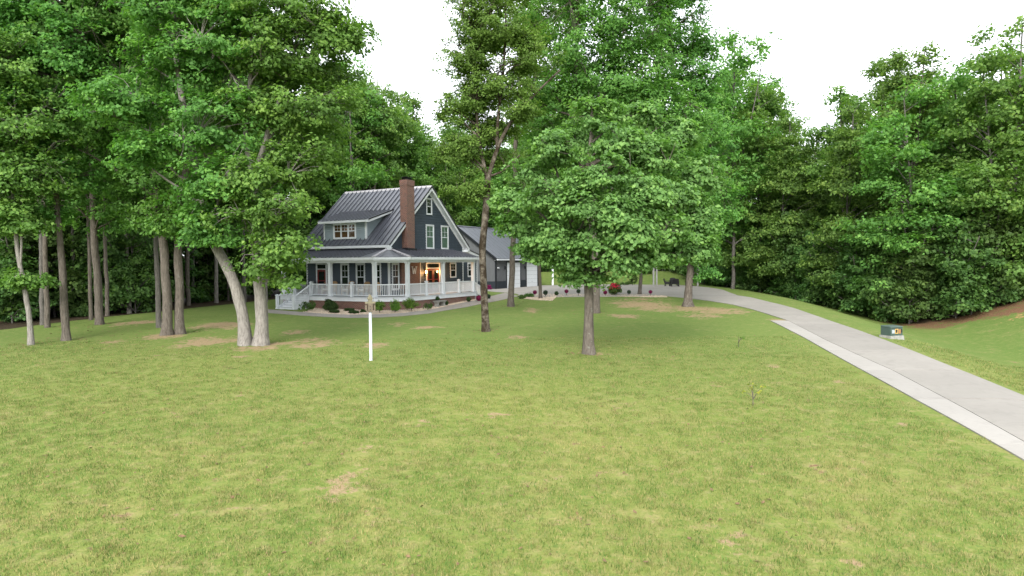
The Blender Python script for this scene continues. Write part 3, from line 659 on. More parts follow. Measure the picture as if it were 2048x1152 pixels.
# deck, band board, foundation
deck_out = [(-11.2, -.22), (-1.58, -.22), (.22, 1.58), (.22, 10.8), (-WU, 10.8), (-WU, WV0), (-11.2, WV0)]
dk = MB().poly(deck_out, DECK - .06, DECK).build('porch_deck', 'step_grey', house)
band = [(-11.15, -.17), (-1.60, -.17), (.17, 1.60), (.17, 10.75), (-WU, 10.75), (-WU, WV0), (-11.15, WV0)]
MB().poly(band, .64, DECK - .062).build('deck_band', 'white_paint', dk)
fnd = [(-11.05, -.07), (-1.64, -.07), (.07, 1.64), (.07, 10.65), (-WU, 10.65), (-WU, WV0), (-11.05, WV0)]
MB().poly(fnd, -.7, .638).build('foundation', 'brick', house)
# posts
def post(u, v, z0=DECK, z1=3.47):
    m = MB(); w_ = .125
    m.box(-u - w_, -u + w_, v - w_, v + w_, z0, z1); m.box(-u - .155, -u + .155, v - .155, v + .155, z1 - .09, z1 - .001); m.box(-u - .15, -u + .15, v - .15, v + .15, z0 + .002, z0 + .12)
    m.build('porch_post', 'porch_white', house)
for p in (A_, B_, C_p, D_, E_, L_): post(*p)
newel_me = MB().box(-.085, .085, -.085, .085, 0, 1.02).box(-.115, .115, -.115, .115, 1.02, 1.055).box(-.1, .1, -.1, .1, 0.002, .09).add([(-.105, -.105, 1.056), (.105, -.105, 1.056), (.105, .105, 1.056), (-.105, .105, 1.056), (0, 0, 1.12)], [(0, 1, 4), (1, 2, 4), (2, 3, 4), (3, 0, 4), (3, 2, 1, 0)]).mesh('newel', 'porch_white')
def newel(u, v, z=DECK): link('newel', newel_me, house, (-u, v, z))
bal_me = MB().box(-.019, .019, -.019, .019, 0, .74).mesh('baluster', 'white_paint')
def railing(a, c, za=DECK, zb=DECK, inset=.1):
    A = np.array((-a[0], a[1], za)); B2 = np.array((-c[0], c[1], zb)); d = B2 - A; L = math.hypot(d[0], d[1]); e = d / L
    A = A + e * inset; L -= 2 * inset; sl = d[2] / math.hypot(d[0], d[1]); rz = math.atan2(d[1], d[0])
    m = MB()
    for z0, z1, w_ in ((.86, .93, .045), (.08, .13, .03)):
        m.hexa([(0, -w_, z0), (L, -w_, z0 + sl * L), (L, w_, z0 + sl * L), (0, w_, z0), (0, -w_, z1), (L, -w_, z1 + sl * L), (L, w_, z1 + sl * L), (0, w_, z1)])
    r = m.build('railing', 'white_paint', house, tuple(A), rz)
    k = max(2, int(L / .122)); st = L / k
    for i in range(k):
        x = (i + .5) * st; link('baluster', bal_me, r, (x, 0, .125 + sl * x))
S0, S1 = 8.0, 9.74
newel(S0, 0); newel(S1, 0); newel(3.85, 0); newel(0, 3.95); newel(0, 8.35)
railing(L_, (S1, 0)); railing((S0, 0), A_); railing(A_, (3.85, 0)); railing((3.85, 0), B_); railing(B_, C_p); railing(C_p, (0, 3.95)); railing((0, 3.95), D_); railing(D_, (0, 8.35)); railing((0, 8.35), E_)
railing(L_, (10.95, 2.42))
# front steps
zg = tz(*HW(8.9, -1.7)[:2])
SN = 6; run = .29
st_p = MB()
for k in range(SN - 1):
    zt = DECK - (k + 1) * (DECK - zg) / SN
    st_p.box(-S1 + .1, -S0 - .1, -.22 - (k + 1) * run, -.22 - k * run, zg - .2, zt - .04)
steps = st_p.build('front_steps', 'white_paint', house)
for k in range(SN - 1):
    zt = DECK - (k + 1) * (DECK - zg) / SN
    MB().box(-S1 + .08, -S0 - .08, -.25 - (k + 1) * run, -.222 - k * run, zt - .038, zt).build('tread', 'step_grey', steps)
v_b = -.3 - (SN - 1) * run - .02
zb_ = zg + .02
for u in (S0, S1): newel(u, v_b, zb_); railing((u, -.02), (u, v_b), DECK, zb_ + .02)
for u in (S0 + .03, S1 - .03): MB().hexa([(-u - .03, v_b, zg - .2), (-u + .03, v_b, zg - .2), (-u + .03, -.23, zg - .2), (-u - .03, -.23, zg - .2), (-u - .03, v_b, zg + .1), (-u + .03, v_b, zg + .1), (-u + .03, -.23, DECK - .07), (-u - .03, -.23, DECK - .07)]).build('stringer', 'white_paint', steps)
# side steps at the end of the gable porch
zg2 = tz(*HW(.5, 12.2)[:2])
s2 = MB(); 
for k in range(3): s2.box(-1.6, -.08, 10.81 + k * run, 10.81 + (k + 1) * run, zg2 - .2, DECK - (k + 1) * (DECK - zg2) / 4)
s2.build('side_steps', 'step_grey', house)
newel(0, 11.85, zg2 + .02); railing(E_, (0, 11.85), DECK, zg2 + .04)
# back lean-to roof
lt = MB().hexa([lp(11.2, 12.66, 4.36), lp(2.0, 12.66, 4.36), lp(2.0, 15.3, 3.68), lp(11.2, 15.3, 3.68), lp(11.2, 12.66, 4.58), lp(2.0, 12.66, 4.58), lp(2.0, 15.3, 3.9), lp(11.2, 15.3, 3.9)]).build('leanto_roof', 'white_paint', house)
panel_strip(lt, (lp(2.0, 12.66, 4.59), lp(11.2, 12.66, 4.59)), (lp(2.0, 15.32, 3.91), lp(11.2, 15.32, 3.91)), n=20, thick=.03, rib=.06)
# porch lanterns by the gable door: lit
for v in (6.92, 9.25):
    lt_ = MB().box(-WU + .03, -WU + .06, v - .07, v + .07, 2.45, 2.95).bar((-WU + .05, v, 2.88), (-WU + .2, v, 2.92), .03).box(-WU + .11, -WU + .29, v - .09, v + .09, 2.85, 2.90).box(-WU + .12, -WU + .28, v - .08, v + .08, 2.5, 2.53)
    lan = lt_.build('lantern', 'black_metal', house)
    MB().lathe([(.02, 2.54), (.055, 2.60), (.065, 2.7), (.045, 2.79), (.02, 2.83)], 10, -WU + .20, v).build('bulb', 'lit_bulb', lan, smooth=True)
    for sx in (-1, 1):
        for sy in (-1, 1): MB().box(-WU + .2 + sx * .07 - .008, -WU + .2 + sx * .07 + .008, v + sy * .07 - .008, v + sy * .07 + .008, 2.53, 2.85).build('lantern_bar', 'black_metal', lan)
    pl = bpy.data.lights.new('lantern_light', 'POINT'); pl.energy = 22; pl.color = (1, .50, .18); pl.shadow_soft_size = .08
    po = bpy.data.objects.new('lantern_light', pl); col.objects.link(po); po.parent = house; po.location = (-WU + .42, v, 2.68)

# ------------------------------------------------------------------ metal garage behind
GU, GV0, GV1, GZ0 = 8.2, 28.0, 38.7, .38
garage = tag(empty('metal_garage', tuple(HW(GU, GV0, GZ0)), RZ), 'grey metal garage with two white roll-up doors behind the farmhouse', 'garage')
WD = 10.0; EZ = 3.70; RZg = 7.26          # width, eave and ridge above its floor
def gp(du, dv, z): return (-du, dv, z)
sec = [(0, -.6), (WD, -.6), (WD, EZ), (WD / 2, RZg - .1), (0, EZ)]
vv = [gp(d, 0, z) for d, z in sec] + [gp(d, GV1 - GV0, z) for d, z in sec]
gw = link('wall', pymesh('wall', vv, [(4, 3, 2, 1, 0), (5, 6, 7, 8, 9)] + [(i, (i + 1) % 5, 5 + (i + 1) % 5, 5 + i) for i in range(5)], 'garage_wall'), garage)
GL_ = GV1 - GV0
doors = [(30.4 - GV0, 33.6 - GV0), (35.2 - GV0, 38.05 - GV0)]
# ribbed sheets on the door side, between the openings; dark wainscot below
rib_me = {}
def rib(x, y, z0, z1, mat, w_=.05, d_=.02, axis='y'):
    key = (round(z1 - z0, 3), mat, axis)
    if key not in rib_me: rib_me[key] = (MB().box(0, d_, -w_ / 2, w_ / 2, 0, z1 - z0) if axis == 'y' else MB().box(-w_ / 2, w_ / 2, -d_, 0, 0, z1 - z0)).mesh('batten', mat)
    link('batten', rib_me[key], gw, (x, y, z0))
spans = [(0, doors[0][0] - .13), (doors[0][1] + .13, doors[1][0] - .13), (doors[1][1] + .13, GL_)]
for a, c in spans:
    MB().box(0, .03, a, c, -.5, .9).build('wainscot', 'garage_dark', gw)
    y = a + .15
    while y < c: rib(0, y, .95, 3.12, 'garage_wall'); y += .3
    y = a + .15
    while y < c: rib(.03, y, -.2, .9, 'garage_dark'); y += .3
y = .15
while y < GL_: rib(0, y, 3.2, EZ - .05, 'garage_wall'); y += .3
# gable end: wide battens
x = .35
while x < WD:
    top = EZ + (RZg - EZ) * (1 - abs(x - WD / 2) / (WD / 2)) - .35
    MB().box(-x - .035, -x + .035, -.022, 0, .93, top).build('batten', 'garage_wall', gw); x += .55
MB().box(-WD, -.1, -.03, 0, -.5, .9).build('wainscot', 'garage_dark', gw)
MB().box(-.11, .045, -.045, .11, -.5, EZ - .02).build('corner_trim', 'garage_trim', gw)
MB().box(-.05, .045, GL_ - .11, GL_ + .045, -.5, EZ - .02).build('corner_trim', 'garage_trim', gw)
for a, c in doors:
    d = MB().box(0, .07, a - .12, a, -.1, 3.14).box(0, .07, c, c + .12, -.1, 3.14).box(0, .068, a, c, 3.02, 3.14).build('garage_door', 'garage_trim', garage)
    for k in range(6): MB().box(.0, .035, a + .005, c - .005, .02 + k * .5, .02 + k * .5 + .485).build('door_section', 'garage_door', d)
    MB().box(.036, .06, (a + c) / 2 - .08, (a + c) / 2 + .08, .65, .68).build('handle', 'garage_trim', d)
def sconce(y):
    s = MB().box(0.02, .05, y - .06, y + .06, 2.25, 2.6).bar((.04, y, 2.55), (.18, y, 2.6), .03).lathe([(.04, 2.2), (.085, 2.28), (.085, 2.5), (.03, 2.58)], 8, .18, y)
    s.build('wall_sconce', 'garage_trim', garage)
sconce(doors[0][0] - .45); sconce(doors[1][0] - .45)
sec_l = MB().box(.03, .07, .28, .40, 2.35, 2.5).bar((.06, .3, 2.45), (.17, .22, 2.4), .07).bar((.06, .38, 2.45), (.17, .48, 2.4), .07); sec_l.build('security_light', 'white_paint', garage)
OV = .35
def grz(d): return RZg - (RZg - EZ) / (WD / 2) * abs(d - WD / 2)
for s in (0, 1):
    e = -OV if s == 0 else WD + OV
    ru = MB().hexa([gp(e, -OV, grz(e) - .04), gp(WD / 2, -OV, RZg - .04), gp(WD / 2, GL_ + OV, RZg - .04), gp(e, GL_ + OV, grz(e) - .04), gp(e, -OV, grz(e) + .02), gp(WD / 2, -OV, RZg + .02), gp(WD / 2, GL_ + OV, RZg + .02), gp(e, GL_ + OV, grz(e) + .02)]).build('roof', 'garage_roof', garage)
    panel_strip(ru, (gp(WD / 2, -OV, RZg + .03), gp(WD / 2, GL_ + OV, RZg + .03)), (gp(e, -OV, grz(e) + .03), gp(e, GL_ + OV, grz(e) + .03)), n=12, thick=.02, rib=.018, mat='garage_roof', ribw=.06)
    MB().hexa([gp(e, -OV - .03, grz(e) - .26), gp(WD / 2, -OV - .03, RZg - .26), gp(WD / 2, -OV, RZg - .26), gp(e, -OV, grz(e) - .26), gp(e, -OV - .03, grz(e) + .05), gp(WD / 2, -OV - .03, RZg + .05), gp(WD / 2, -OV - .002, RZg + .05), gp(e, -OV - .002, grz(e) + .05)]).build('rake_trim', 'garage_trim', ru)
MB().hexa([gp(WD / 2 - .2, -OV, RZg), gp(WD / 2 + .2, -OV, RZg), gp(WD / 2 + .2, GL_ + OV, RZg), gp(WD / 2 - .2, GL_ + OV, RZg), gp(WD / 2 - .04, -OV, RZg + .1), gp(WD / 2 + .04, -OV, RZg + .1), gp(WD / 2 + .04, GL_ + OV, RZg + .1), gp(WD / 2 - .04, GL_ + OV, RZg + .1)]).build('ridge_cap', 'garage_roof', garage)
MB().box(OV + .002, OV + .12, -OV, GL_ + OV, EZ - .43, EZ - .27).build('gutter', 'white_paint', garage)
MB().box(.05, OV, -OV, GL_ + OV, EZ - .42, EZ - .39).build('soffit', 'white_paint', garage)

# ------------------------------------------------------------------ trees: branching stems plus many small leaves in sprays
def unit(a): return a / np.maximum(np.linalg.norm(a, axis=-1, keepdims=True), 1e-9)
def tube(path, rad, sides, rg, wob=.0):
    path = np.asarray(path, float); rad = np.asarray(rad, float); n = len(path)
    d = np.gradient(path, axis=0); d = unit(d)
    ref = np.where(np.abs(d[:, 2:3]) < .9, np.array([[0, 0, 1.]]), np.array([[1., 0, 0]]))
    x = unit(np.cross(d, ref)); 
    for i in range(1, n):                                  # keep the frame from twisting
        x[i] = x[i - 1] - d[i] * (x[i - 1] @ d[i]); x[i] /= max(np.linalg.norm(x[i]), 1e-9)
    y = np.cross(d, x); a = np.linspace(0, 2 * np.pi, sides, endpoint=False)
    rr = (rad[:, None] if rad.ndim == 1 else rad) * (1 + wob * rg.standard_normal((n, sides)))
    V = path[:, None] + rr[..., None] * (np.cos(a)[None, :, None] * x[:, None] + np.sin(a)[None, :, None] * y[:, None])
    i = np.arange(n - 1)[:, None] * sides; j = np.arange(sides)[None]; j2 = (j + 1) % sides
    Qd = np.stack([i + j, i + j2, i + sides + j2, i + sides + j], -1).reshape(-1, 4)
    return V.reshape(-1, 3), Qd
def smooth_path(pts, n):
    pts = np.asarray(pts, float); s = np.concatenate([[0], np.cumsum(np.linalg.norm(np.diff(pts, axis=0), axis=1))]); s /= s[-1]
    t = np.linspace(0, 1, n); P = np.stack([np.interp(t, s, pts[:, k]) for k in range(3)], -1)
    for _ in range(2): P[1:-1] = (P[:-2] + 2 * P[1:-1] + P[2:]) / 4
    return P
def leaves(C, out_, rg, per, spread, flat, size, up_w=.75, droop=.25):
    """sprays: flattened clumps of folded diamond leaves round the twig ends C"""
    k = len(C); n = k * per
    c = np.repeat(C, per, 0); o = np.repeat(out_, per, 0); sp = np.repeat(spread, per)
    g = rg.standard_normal((n, 3)); g = unit(g) * (rg.random((n, 1)) ** .45)
    tl = np.repeat(unit(rg.standard_normal((k, 3)) * [.35, .35, 0] + [0, 0, 1]), per, 0)      # tilt of the spray
    al = (g * tl).sum(1, keepdims=True); g = g - tl * al * (1 - flat)
    hd = np.linalg.norm(g[:, :2], axis=1)
    p = c + g * sp[:, None]; p[:, 2] -= droop * sp * hd ** 2
    nrm = unit(up_w * np.array([0, 0, 1.]) + .75 * o + .5 * rg.standard_normal((n, 3)))
    d = unit(g * [1, 1, .3] + .5 * rg.standard_normal((n, 3)) + [0, 0, -.25]); d = unit(d - nrm * (d * nrm).sum(1, keepdims=True)); s = np.cross(nrm, d)
    L = size * rg.uniform(.7, 1.35, n)[:, None]; W = L * rg.uniform(.30, .42, n)[:, None]
    V = np.stack([p - d * L * .5, p + s * W - d * L * .05 + nrm * W * .25, p + d * L * .5 - nrm * L * .08, p - s * W - d * L * .05 + nrm * W * .25], 1).reshape(-1, 3)
    Qd = np.arange(n * 4).reshape(-1, 4)
    tint = np.clip(.45 + .17 * np.repeat(rg.standard_normal(k), per) + .20 * rg.standard_normal(n), 0, 1)
    return V, Qd, tint
def tree_meshes(nm, stems, blobs, nclu, per, size, spread, leafmat, barkmat, seed, limb_r=.09, sides=14, twigs=True, limb_every=26, flat=.42, up_w=.75, gap=-.55):
    """stems: [(points, r_bottom, r_top, flare)], blobs: [(centre, radii, weight)] in the tree's own frame"""
    rg = np.random.default_rng(seed); TV = []; TQ = []; nv = 0
    def addt(V, Qd):
        nonlocal nv
        TV.append(V); TQ.append(Qd + nv); nv += len(V)
    nodes = []
    for pts, r0, r1, flare in stems:
        L = sum(np.linalg.norm(np.subtract(pts[i + 1], pts[i])) for i in range(len(pts) - 1)); n = max(8, int(L / .55))
        P = smooth_path(pts, n); t = np.linspace(0, 1, n)
        P[1:-1] += rg.normal(0, .006 * L ** .5, (n - 2, 3)) * [1, 1, .2]; P[1:-1] = (P[:-2] + 2 * P[1:-1] + P[2:]) / 4
        r = r0 + (r1 - r0) * t ** .85; z = P[:, 2] - P[0, 2]
        if flare:
            th = np.linspace(0, 2 * np.pi, sides, endpoint=False); ph = rg.uniform(0, 6.28)
            r = r[:, None] * (1 + flare * np.exp(-np.maximum(z, 0) / .33)[:, None] * (.85 + .75 * np.cos(5 * th + ph) * np.cos(2 * th + ph * 1.7))[None])
        V, Qd = tube(P, r, sides, rg, .06)
        addt(V, Qd); nodes.append(np.column_stack([P, r if r.ndim == 1 else r.mean(1)]))
    nodes = np.concatenate(nodes)
    w_ = np.array([b[2] if len(b) > 2 else np.prod(b[1]) ** (2 / 3) for b in blobs]); w_ = w_ / w_.sum()
    CC = []; OO = []; limbN = []
    zlow = min(b[0][2] - b[1][2] for b in blobs) + .25
    for b, wt in zip(blobs, w_):
        c = np.array(b[0], float); r = np.array(b[1], float); k = max(4, int(round(nclu * wt)))
        q = unit(rg.standard_normal((k, 3))); rad = rg.random((k, 1)) ** .38
        q[:, 2] = np.where(q[:, 2] < -.55, q[:, 2] * .55, q[:, 2])
        lump = 1 + .16 * np.sin(q[:, :1] * 5 + seed) * np.sin(q[:, 1:2] * 6 + seed * 2) + .12 * np.sin(q[:, 2:] * 7 + seed)
        p = c + q * rad * r * lump
        # gaps: thin the twig ends out along a slow 3-D wave so that boughs separate
        wv = np.sin(p[:, 0] * 2.3 + seed) + np.sin(p[:, 1] * 2.1 + seed * 1.7) + np.sin(p[:, 2] * 2.9 + seed * .6 + .8 * np.sin(p[:, 0] * 1.1))
        keep = (wv > gap) | (rg.random(k) < .15); keep[:4] = True
        p = p[keep]; q = q[keep]; k = len(p)
        CC.append(p); OO.append(unit(q / r))
        # limbs towards a few points of this blob
        m = max(2, k // limb_every)
        for j in rg.choice(k, m, replace=False):
            tgt = c + (p[j] - c) * .85
            hd = np.hypot(nodes[:, 0] - tgt[0], nodes[:, 1] - tgt[1]); want = tgt[2] - .62 * hd
            sc_ = np.abs(nodes[:, 2] - want) + .35 * hd + np.where(nodes[:, 2] > tgt[2], 4, 0) + np.where(nodes[:, 2] < min(zlow, nodes[:, 2].max() * .8), 30, 0)
            s = nodes[np.argmin(sc_)]
            st = s[:3]; Ld = np.linalg.norm(tgt - st)
            mid = (st + tgt) / 2 + np.array([0, 0, .10 * Ld]) + rg.normal(0, .07 * Ld, 3)
            t = np.linspace(0, 1, max(5, int(Ld / .5)))[:, None]
            P = (1 - t) ** 2 * st + 2 * t * (1 - t) * mid + t ** 2 * tgt; P[1:-1] += rg.normal(0, .03 * Ld ** .5, (len(P) - 2, 3))
            r0 = min(s[3] * .7, limb_r * (.5 + .13 * Ld)); rr = r0 + (.015 - r0) * t[:, 0] ** .8
            V, Qd = tube(P, rr, 6, rg, .05); addt(V, Qd); limbN.append(P)
    CC = np.concatenate(CC); OO = np.concatenate(OO); limbP = np.concatenate(limbN)
    if twigs:
        for i in range(len(CC)):
            d2 = ((limbP - CC[i]) ** 2).sum(1); s = limbP[np.argmin(d2)]
            if d2.min() < .02: continue
            m = (s + CC[i]) / 2 + rg.normal(0, .1, 3) + [0, 0, .08]
            V, Qd = tube([s, m, CC[i]], [.022, .015, .007], 3, rg); addt(V, Qd)
    trunk = npmesh(nm + '_trunk', np.concatenate(TV), np.concatenate(TQ), barkmat, smooth=True)
    sp = spread * rg.uniform(.65, 1.35, len(CC))
    V, Qd, tint = leaves(CC, OO, rg, per, sp, flat, size, up_w)
    crown = npmesh(nm + '_crown', V, Qd, leafmat, tint)
    return trunk, crown
def plant_tree(name, meshes, loc, label, cat='tree', group=None, rz=0.0, s=1.0, sz=None):
    root = tag(empty(name, loc, rz), label, cat, group); root.scale = (s, s, sz or s)
    link('trunk', meshes[0], root); link('crown', meshes[1], root)
    return root
def near_tree(name, label, base, stems, blobs, nclu, per, size, spread, leafmat, barkmat, seed, deep=0.0, sink=.12, **kw):
    """stems and blobs given as pixels of the photograph at the tree's own distance (plus an offset in depth)"""
    B = hit(*base); Y = B[1]
    def w(px, py, dy=0.0): return atY(px, py, Y + dy) - B
    S = []
    for pts, wpx0, wpx1, flare in stems:
        k = Y / F_PX / 2; P = [w(*p) for p in pts]; P[0] = P[0] + np.array([0, 0, -sink]) if flare else P[0]
        S.append((P, wpx0 * k * .72, wpx1 * k * .8, flare))
    Bl = []
    for b in blobs:
        px, py, rx, ry = b[:4]; dy = b[4] if len(b) > 4 else 0.0; rd = b[5] if len(b) > 5 else .85
        k = (Y + dy) / F_PX; Bl.append((w(px, py, dy), (rx * k, rx * k * rd, ry * k)))
    ms = tree_meshes(name, S, Bl, nclu, per, size, spread, leafmat, barkmat, seed, **kw)
    return plant_tree(name, ms, tuple(B), label)

# the left pair of oaks: leaning trunk and upright forked trunk from one foot
near_tree('oak_tree', 'pale oak trunk leaning left from a shared foot beside an upright one', (491, 690),
    [([(491, 690), (490, 650), (483, 610), (468, 560), (448, 520), (425, 480), (408, 440), (398, 380), (385, 300), (365, 210), (352, 120), (345, 20), (340, -80)], 34, 8, .55),
     ([(398, 380), (420, 300), (450, 210), (470, 120)], 13, 5, 0)],
    [(430, 250, 100, 80, -1), (370, 140, 110, 90, 0), (460, 80, 120, 90, 0), (440, 360, 80, 60, -2), (350, 10, 130, 90), (300, 300, 70, 50, -2), (400, -110, 170, 90), (250, 200, 90, 70, -2), (408, 430, 52, 34, -1.5), (450, 470, 42, 26, -1.2), (395, 470, 36, 24, -1.2)],
    1150, 66, .175, .62, 'leaf_oak', 'bark_pale', 11)
near_tree('oak_tree', 'upright pale oak forking high up, lowest boughs hanging beside the porch steps', (523, 690),
    [([(523, 690), (524, 640), (521, 580), (515, 520), (511, 470), (508, 400), (506, 350)], 36, 22, .5),
     ([(506, 352), (492, 310), (490, 260), (500, 180), (505, 90), (500, 0), (495, -90)], 16, 5, 0),
     ([(507, 352), (524, 315), (535, 260), (560, 190), (590, 110), (600, 40), (610, -60)], 16, 5, 0)],
    [(545, 430, 75, 75, -1.5), (570, 500, 62, 50, -1.5), (530, 540, 55, 40, -1.2), (590, 560, 30, 26, -1.2), (480, 440, 60, 45, -1.5), (585, 330, 90, 70), (610, 210, 95, 80), (560, 110, 110, 90), (640, 70, 80, 65), (700, 70, 48, 40, 0, 1.2, ),
     (510, 220, 80, 70), (560, 0, 140, 80), (640, 280, 70, 70, 3), (655, 170, 60, 60, 2), (560, -110, 150, 90), (500, 350, 60, 45, -2)],
    1500, 62, .175, .62, 'leaf_oak', 'bark_pale', 12)
near_tree('oak_tree', 'left of two thick grey oak trunks rising side by side from the lawn', (333, 670),
    [([(333, 670), (335, 620), (331, 560), (327, 500), (322, 440), (312, 380), (298, 320), (282, 270), (268, 220), (255, 140), (245, 50), (240, -60)], 27, 8, .5),
     ([(300, 330), (325, 270), (330, 200), (320, 100), (318, 0)], 13, 5, 0)],
    [(240, 250, 100, 75), (280, 140, 120, 90), (180, 150, 110, 90), (150, 250, 80, 65, -2), (290, 350, 75, 55), (230, 30, 150, 90), (130, 40, 120, 90), (340, 260, 70, 60, -2), (200, -90, 180, 90), (370, 410, 50, 40, -1), (260, 400, 60, 35, 1), (330, 452, 48, 28, -1), (285, 445, 40, 24), (385, 455, 40, 26, -1)],
    1350, 62, .175, .65, 'leaf_oak', 'bark_grey', 13)
near_tree('oak_tree', 'right of two thick grey oak trunks rising side by side from the lawn', (360, 668),
    [([(360, 668), (359, 600), (357, 540), (356, 480), (362, 400), (375, 320), (395, 220), (410, 120), (415, 10), (420, -90)], 25, 8, .5)],
    [(340, 420, 60, 40), (400, 350, 65, 50, 2), (330, 330, 80, 60, 2), (430, 180, 90, 80, 2), (390, 60, 110, 90, 2), (400, -70, 140, 80, 2), (460, 300, 60, 50, 3)],
    800, 60, .175, .65, 'leaf_oak', 'bark_grey', 14)
near_tree('oak_tree', 'slim dark trunk standing tight behind the two thick grey oaks', (319, 655),
    [([(319, 655), (316, 600), (313, 540), (312, 470), (310, 380), (300, 250), (300, 100), (300, 0)], 15, 5, .3)],
    [(300, 300, 70, 60, 1), (290, 180, 90, 70, 1), (310, 60, 100, 80, 1)], 350, 48, .2, .75, 'leaf_oak', 'bark_dark', 15)
near_tree('oak_tree', 'thin pale tree bowed to the left at the lawn edge, low tuft on its stem', (63, 690),
    [([(63, 690), (60, 650), (55, 610), (48, 560), (36, 530), (34, 480), (26, 420), (22, 330), (30, 220)], 15, 5, .35), ([(40, 540), (46, 500), (40, 450), (45, 380)], 7, 3, 0)],
    [(50, 560, 45, 16, 0, 1.), (30, 430, 70, 55), (60, 350, 80, 60), (10, 330, 80, 70), (40, 240, 90, 75), (10, 130, 110, 80)], 700, 58, .175, .62, 'leaf_oak', 'bark_pale', 16)
near_tree('oak_tree', 'straight grey trunk with mottled bark standing out on the open left lawn', (133, 681),
    [([(133, 681), (131, 620), (127, 560), (121, 500), (116, 440), (110, 360), (105, 260), (108, 150), (110, 30), (110, -60)], 20, 8, .4)],
    [(90, 300, 80, 60), (140, 350, 70, 45), (60, 180, 100, 80), (130, 110, 110, 90), (80, 20, 130, 90), (30, 80, 100, 80), (90, -90, 160, 80), (100, 420, 50, 25)], 950, 60, .175, .65, 'leaf_oak', 'bark_grey', 17)
near_tree('oak_tree', 'straight brown-grey trunk beyond the lawn, reddish at its foot', (199, 649),
    [([(199, 649), (197, 590), (192, 530), (188, 470), (185, 400), (184, 300), (186, 180), (190, 60), (190, -40)], 21, 9, .35)],
    [(180, 360, 80, 55), (230, 300, 80, 60), (150, 420, 60, 35), (200, 190, 110, 80), (190, 60, 120, 90), (240, -40, 130, 80), (210, 440, 60, 35)], 650, 52, .2, .75, 'leaf_oak', 'bark_grey', 18)
# centre
near_tree('slender_tree', 'slender tree with dark mottled bark and fine leaves in front of the gable', (971, 663),
    [([(971, 663), (969, 610), (968, 560), (964, 520), (965, 480), (971, 430), (972, 390), (976, 355)], 21, 16, .35),
     ([(975, 360), (968, 330), (958, 290), (952, 240), (955, 160), (960, 60), (962, -40)], 11, 4, 0),
     ([(976, 357), (990, 310), (998, 280), (1012, 255), (1035, 225), (1060, 195), (1095, 165), (1120, 140)], 13, 4, 0),
     ([(994, 292), (995, 230), (1005, 160), (1012, 70), (1010, -30)], 9, 4, 0),
     ([(979, 352), (1000, 348), (1020, 330), (1040, 310)], 7, 3, 0)],
    [(940, 110, 65, 60), (985, 60, 80, 70), (925, 200, 48, 60), (925, 290, 42, 60), (950, 370, 34, 42), (1000, 170, 70, 65), (1050, 110, 65, 65), (970, 260, 50, 50, 1), (940, 20, 60, 60), (1010, -50, 110, 70), (1040, 220, 45, 40), (905, 110, 34, 44), (905, 300, 36, 70), (920, 385, 38, 40), (990, 310, 42, 40, 2), (960, 190, 60, 50, 1.5), (900, 210, 30, 50), (1000, 250, 50, 45, 2)],
    1750, 60, .125, .48, 'leaf_fine', 'bark_mottled', 21)
near_tree('tall_tree', 'tall straight grey trunk between the slender tree and the garage doors', (1022, 613),
    [([(1022, 613), (1023, 560), (1026, 500), (1029, 430), (1030, 360), (1032, 270), (1038, 180), (1045, 90), (1050, 0)], 18, 6, .45)],
    [(1070, 300, 55, 50), (1050, 200, 70, 60), (1090, 130, 80, 70), (1040, 60, 90, 70), (1100, 30, 90, 70), (1010, 410, 26, 24, -.5), (1040, 360, 40, 35)], 650, 56, .19, .75, 'leaf_oak', 'bark_grey', 22)
near_tree('maple_tree', 'broad maple with low leafy crown and stout brown trunk, foremost on the lawn', (1179, 708),
    [([(1179, 708), (1178, 660), (1177, 600), (1176, 550), (1172, 500), (1170, 440), (1172, 370), (1180, 300), (1185, 230)], 31, 7, .5),
     ([(1176, 550), (1150, 510), (1120, 470), (1085, 430)], 14, 4, 0), ([(1176, 545), (1205, 500), (1245, 460), (1290, 430), (1340, 400)], 14, 4, 0), ([(1172, 500), (1140, 440), (1120, 370), (1105, 310)], 11, 4, 0), ([(1171, 480), (1215, 400), (1245, 330)], 11, 4, 0)],
    [(1100, 300, 48, 42, -1), (1060, 345, 40, 34), (1025, 400, 32, 30), (1085, 400, 58, 40, -1.5), (1040, 450, 40, 34, -.5), (1100, 470, 60, 36, -1), (1070, 505, 40, 24), (1140, 515, 42, 32, -1), (1155, 550, 36, 18, -.5),
     (1190, 235, 46, 44), (1150, 275, 36, 34, 1), (1235, 285, 52, 44, -1), (1200, 350, 60, 44, -2), (1160, 410, 52, 40, -2), (1230, 430, 66, 46, -2), (1190, 480, 52, 34, -1.5), (1240, 520, 58, 30, -1.5), (1205, 560, 26, 12, -.5),
     (1290, 240, 40, 34, 1), (1310, 315, 60, 44, -.5), (1290, 380, 66, 44, -1.5), (1345, 390, 50, 42), (1320, 455, 62, 46, -1.5), (1390, 440, 46, 44, .5), (1310, 515, 50, 28, -1), (1385, 500, 46, 34), (1355, 270, 40, 36, 1), (1405, 350, 40, 38, 1), (1270, 470, 50, 40, -2.2)],
    2350, 58, .17, .50, 'leaf_maple', 'bark_grey', 23, limb_every=20, gap=-.15)
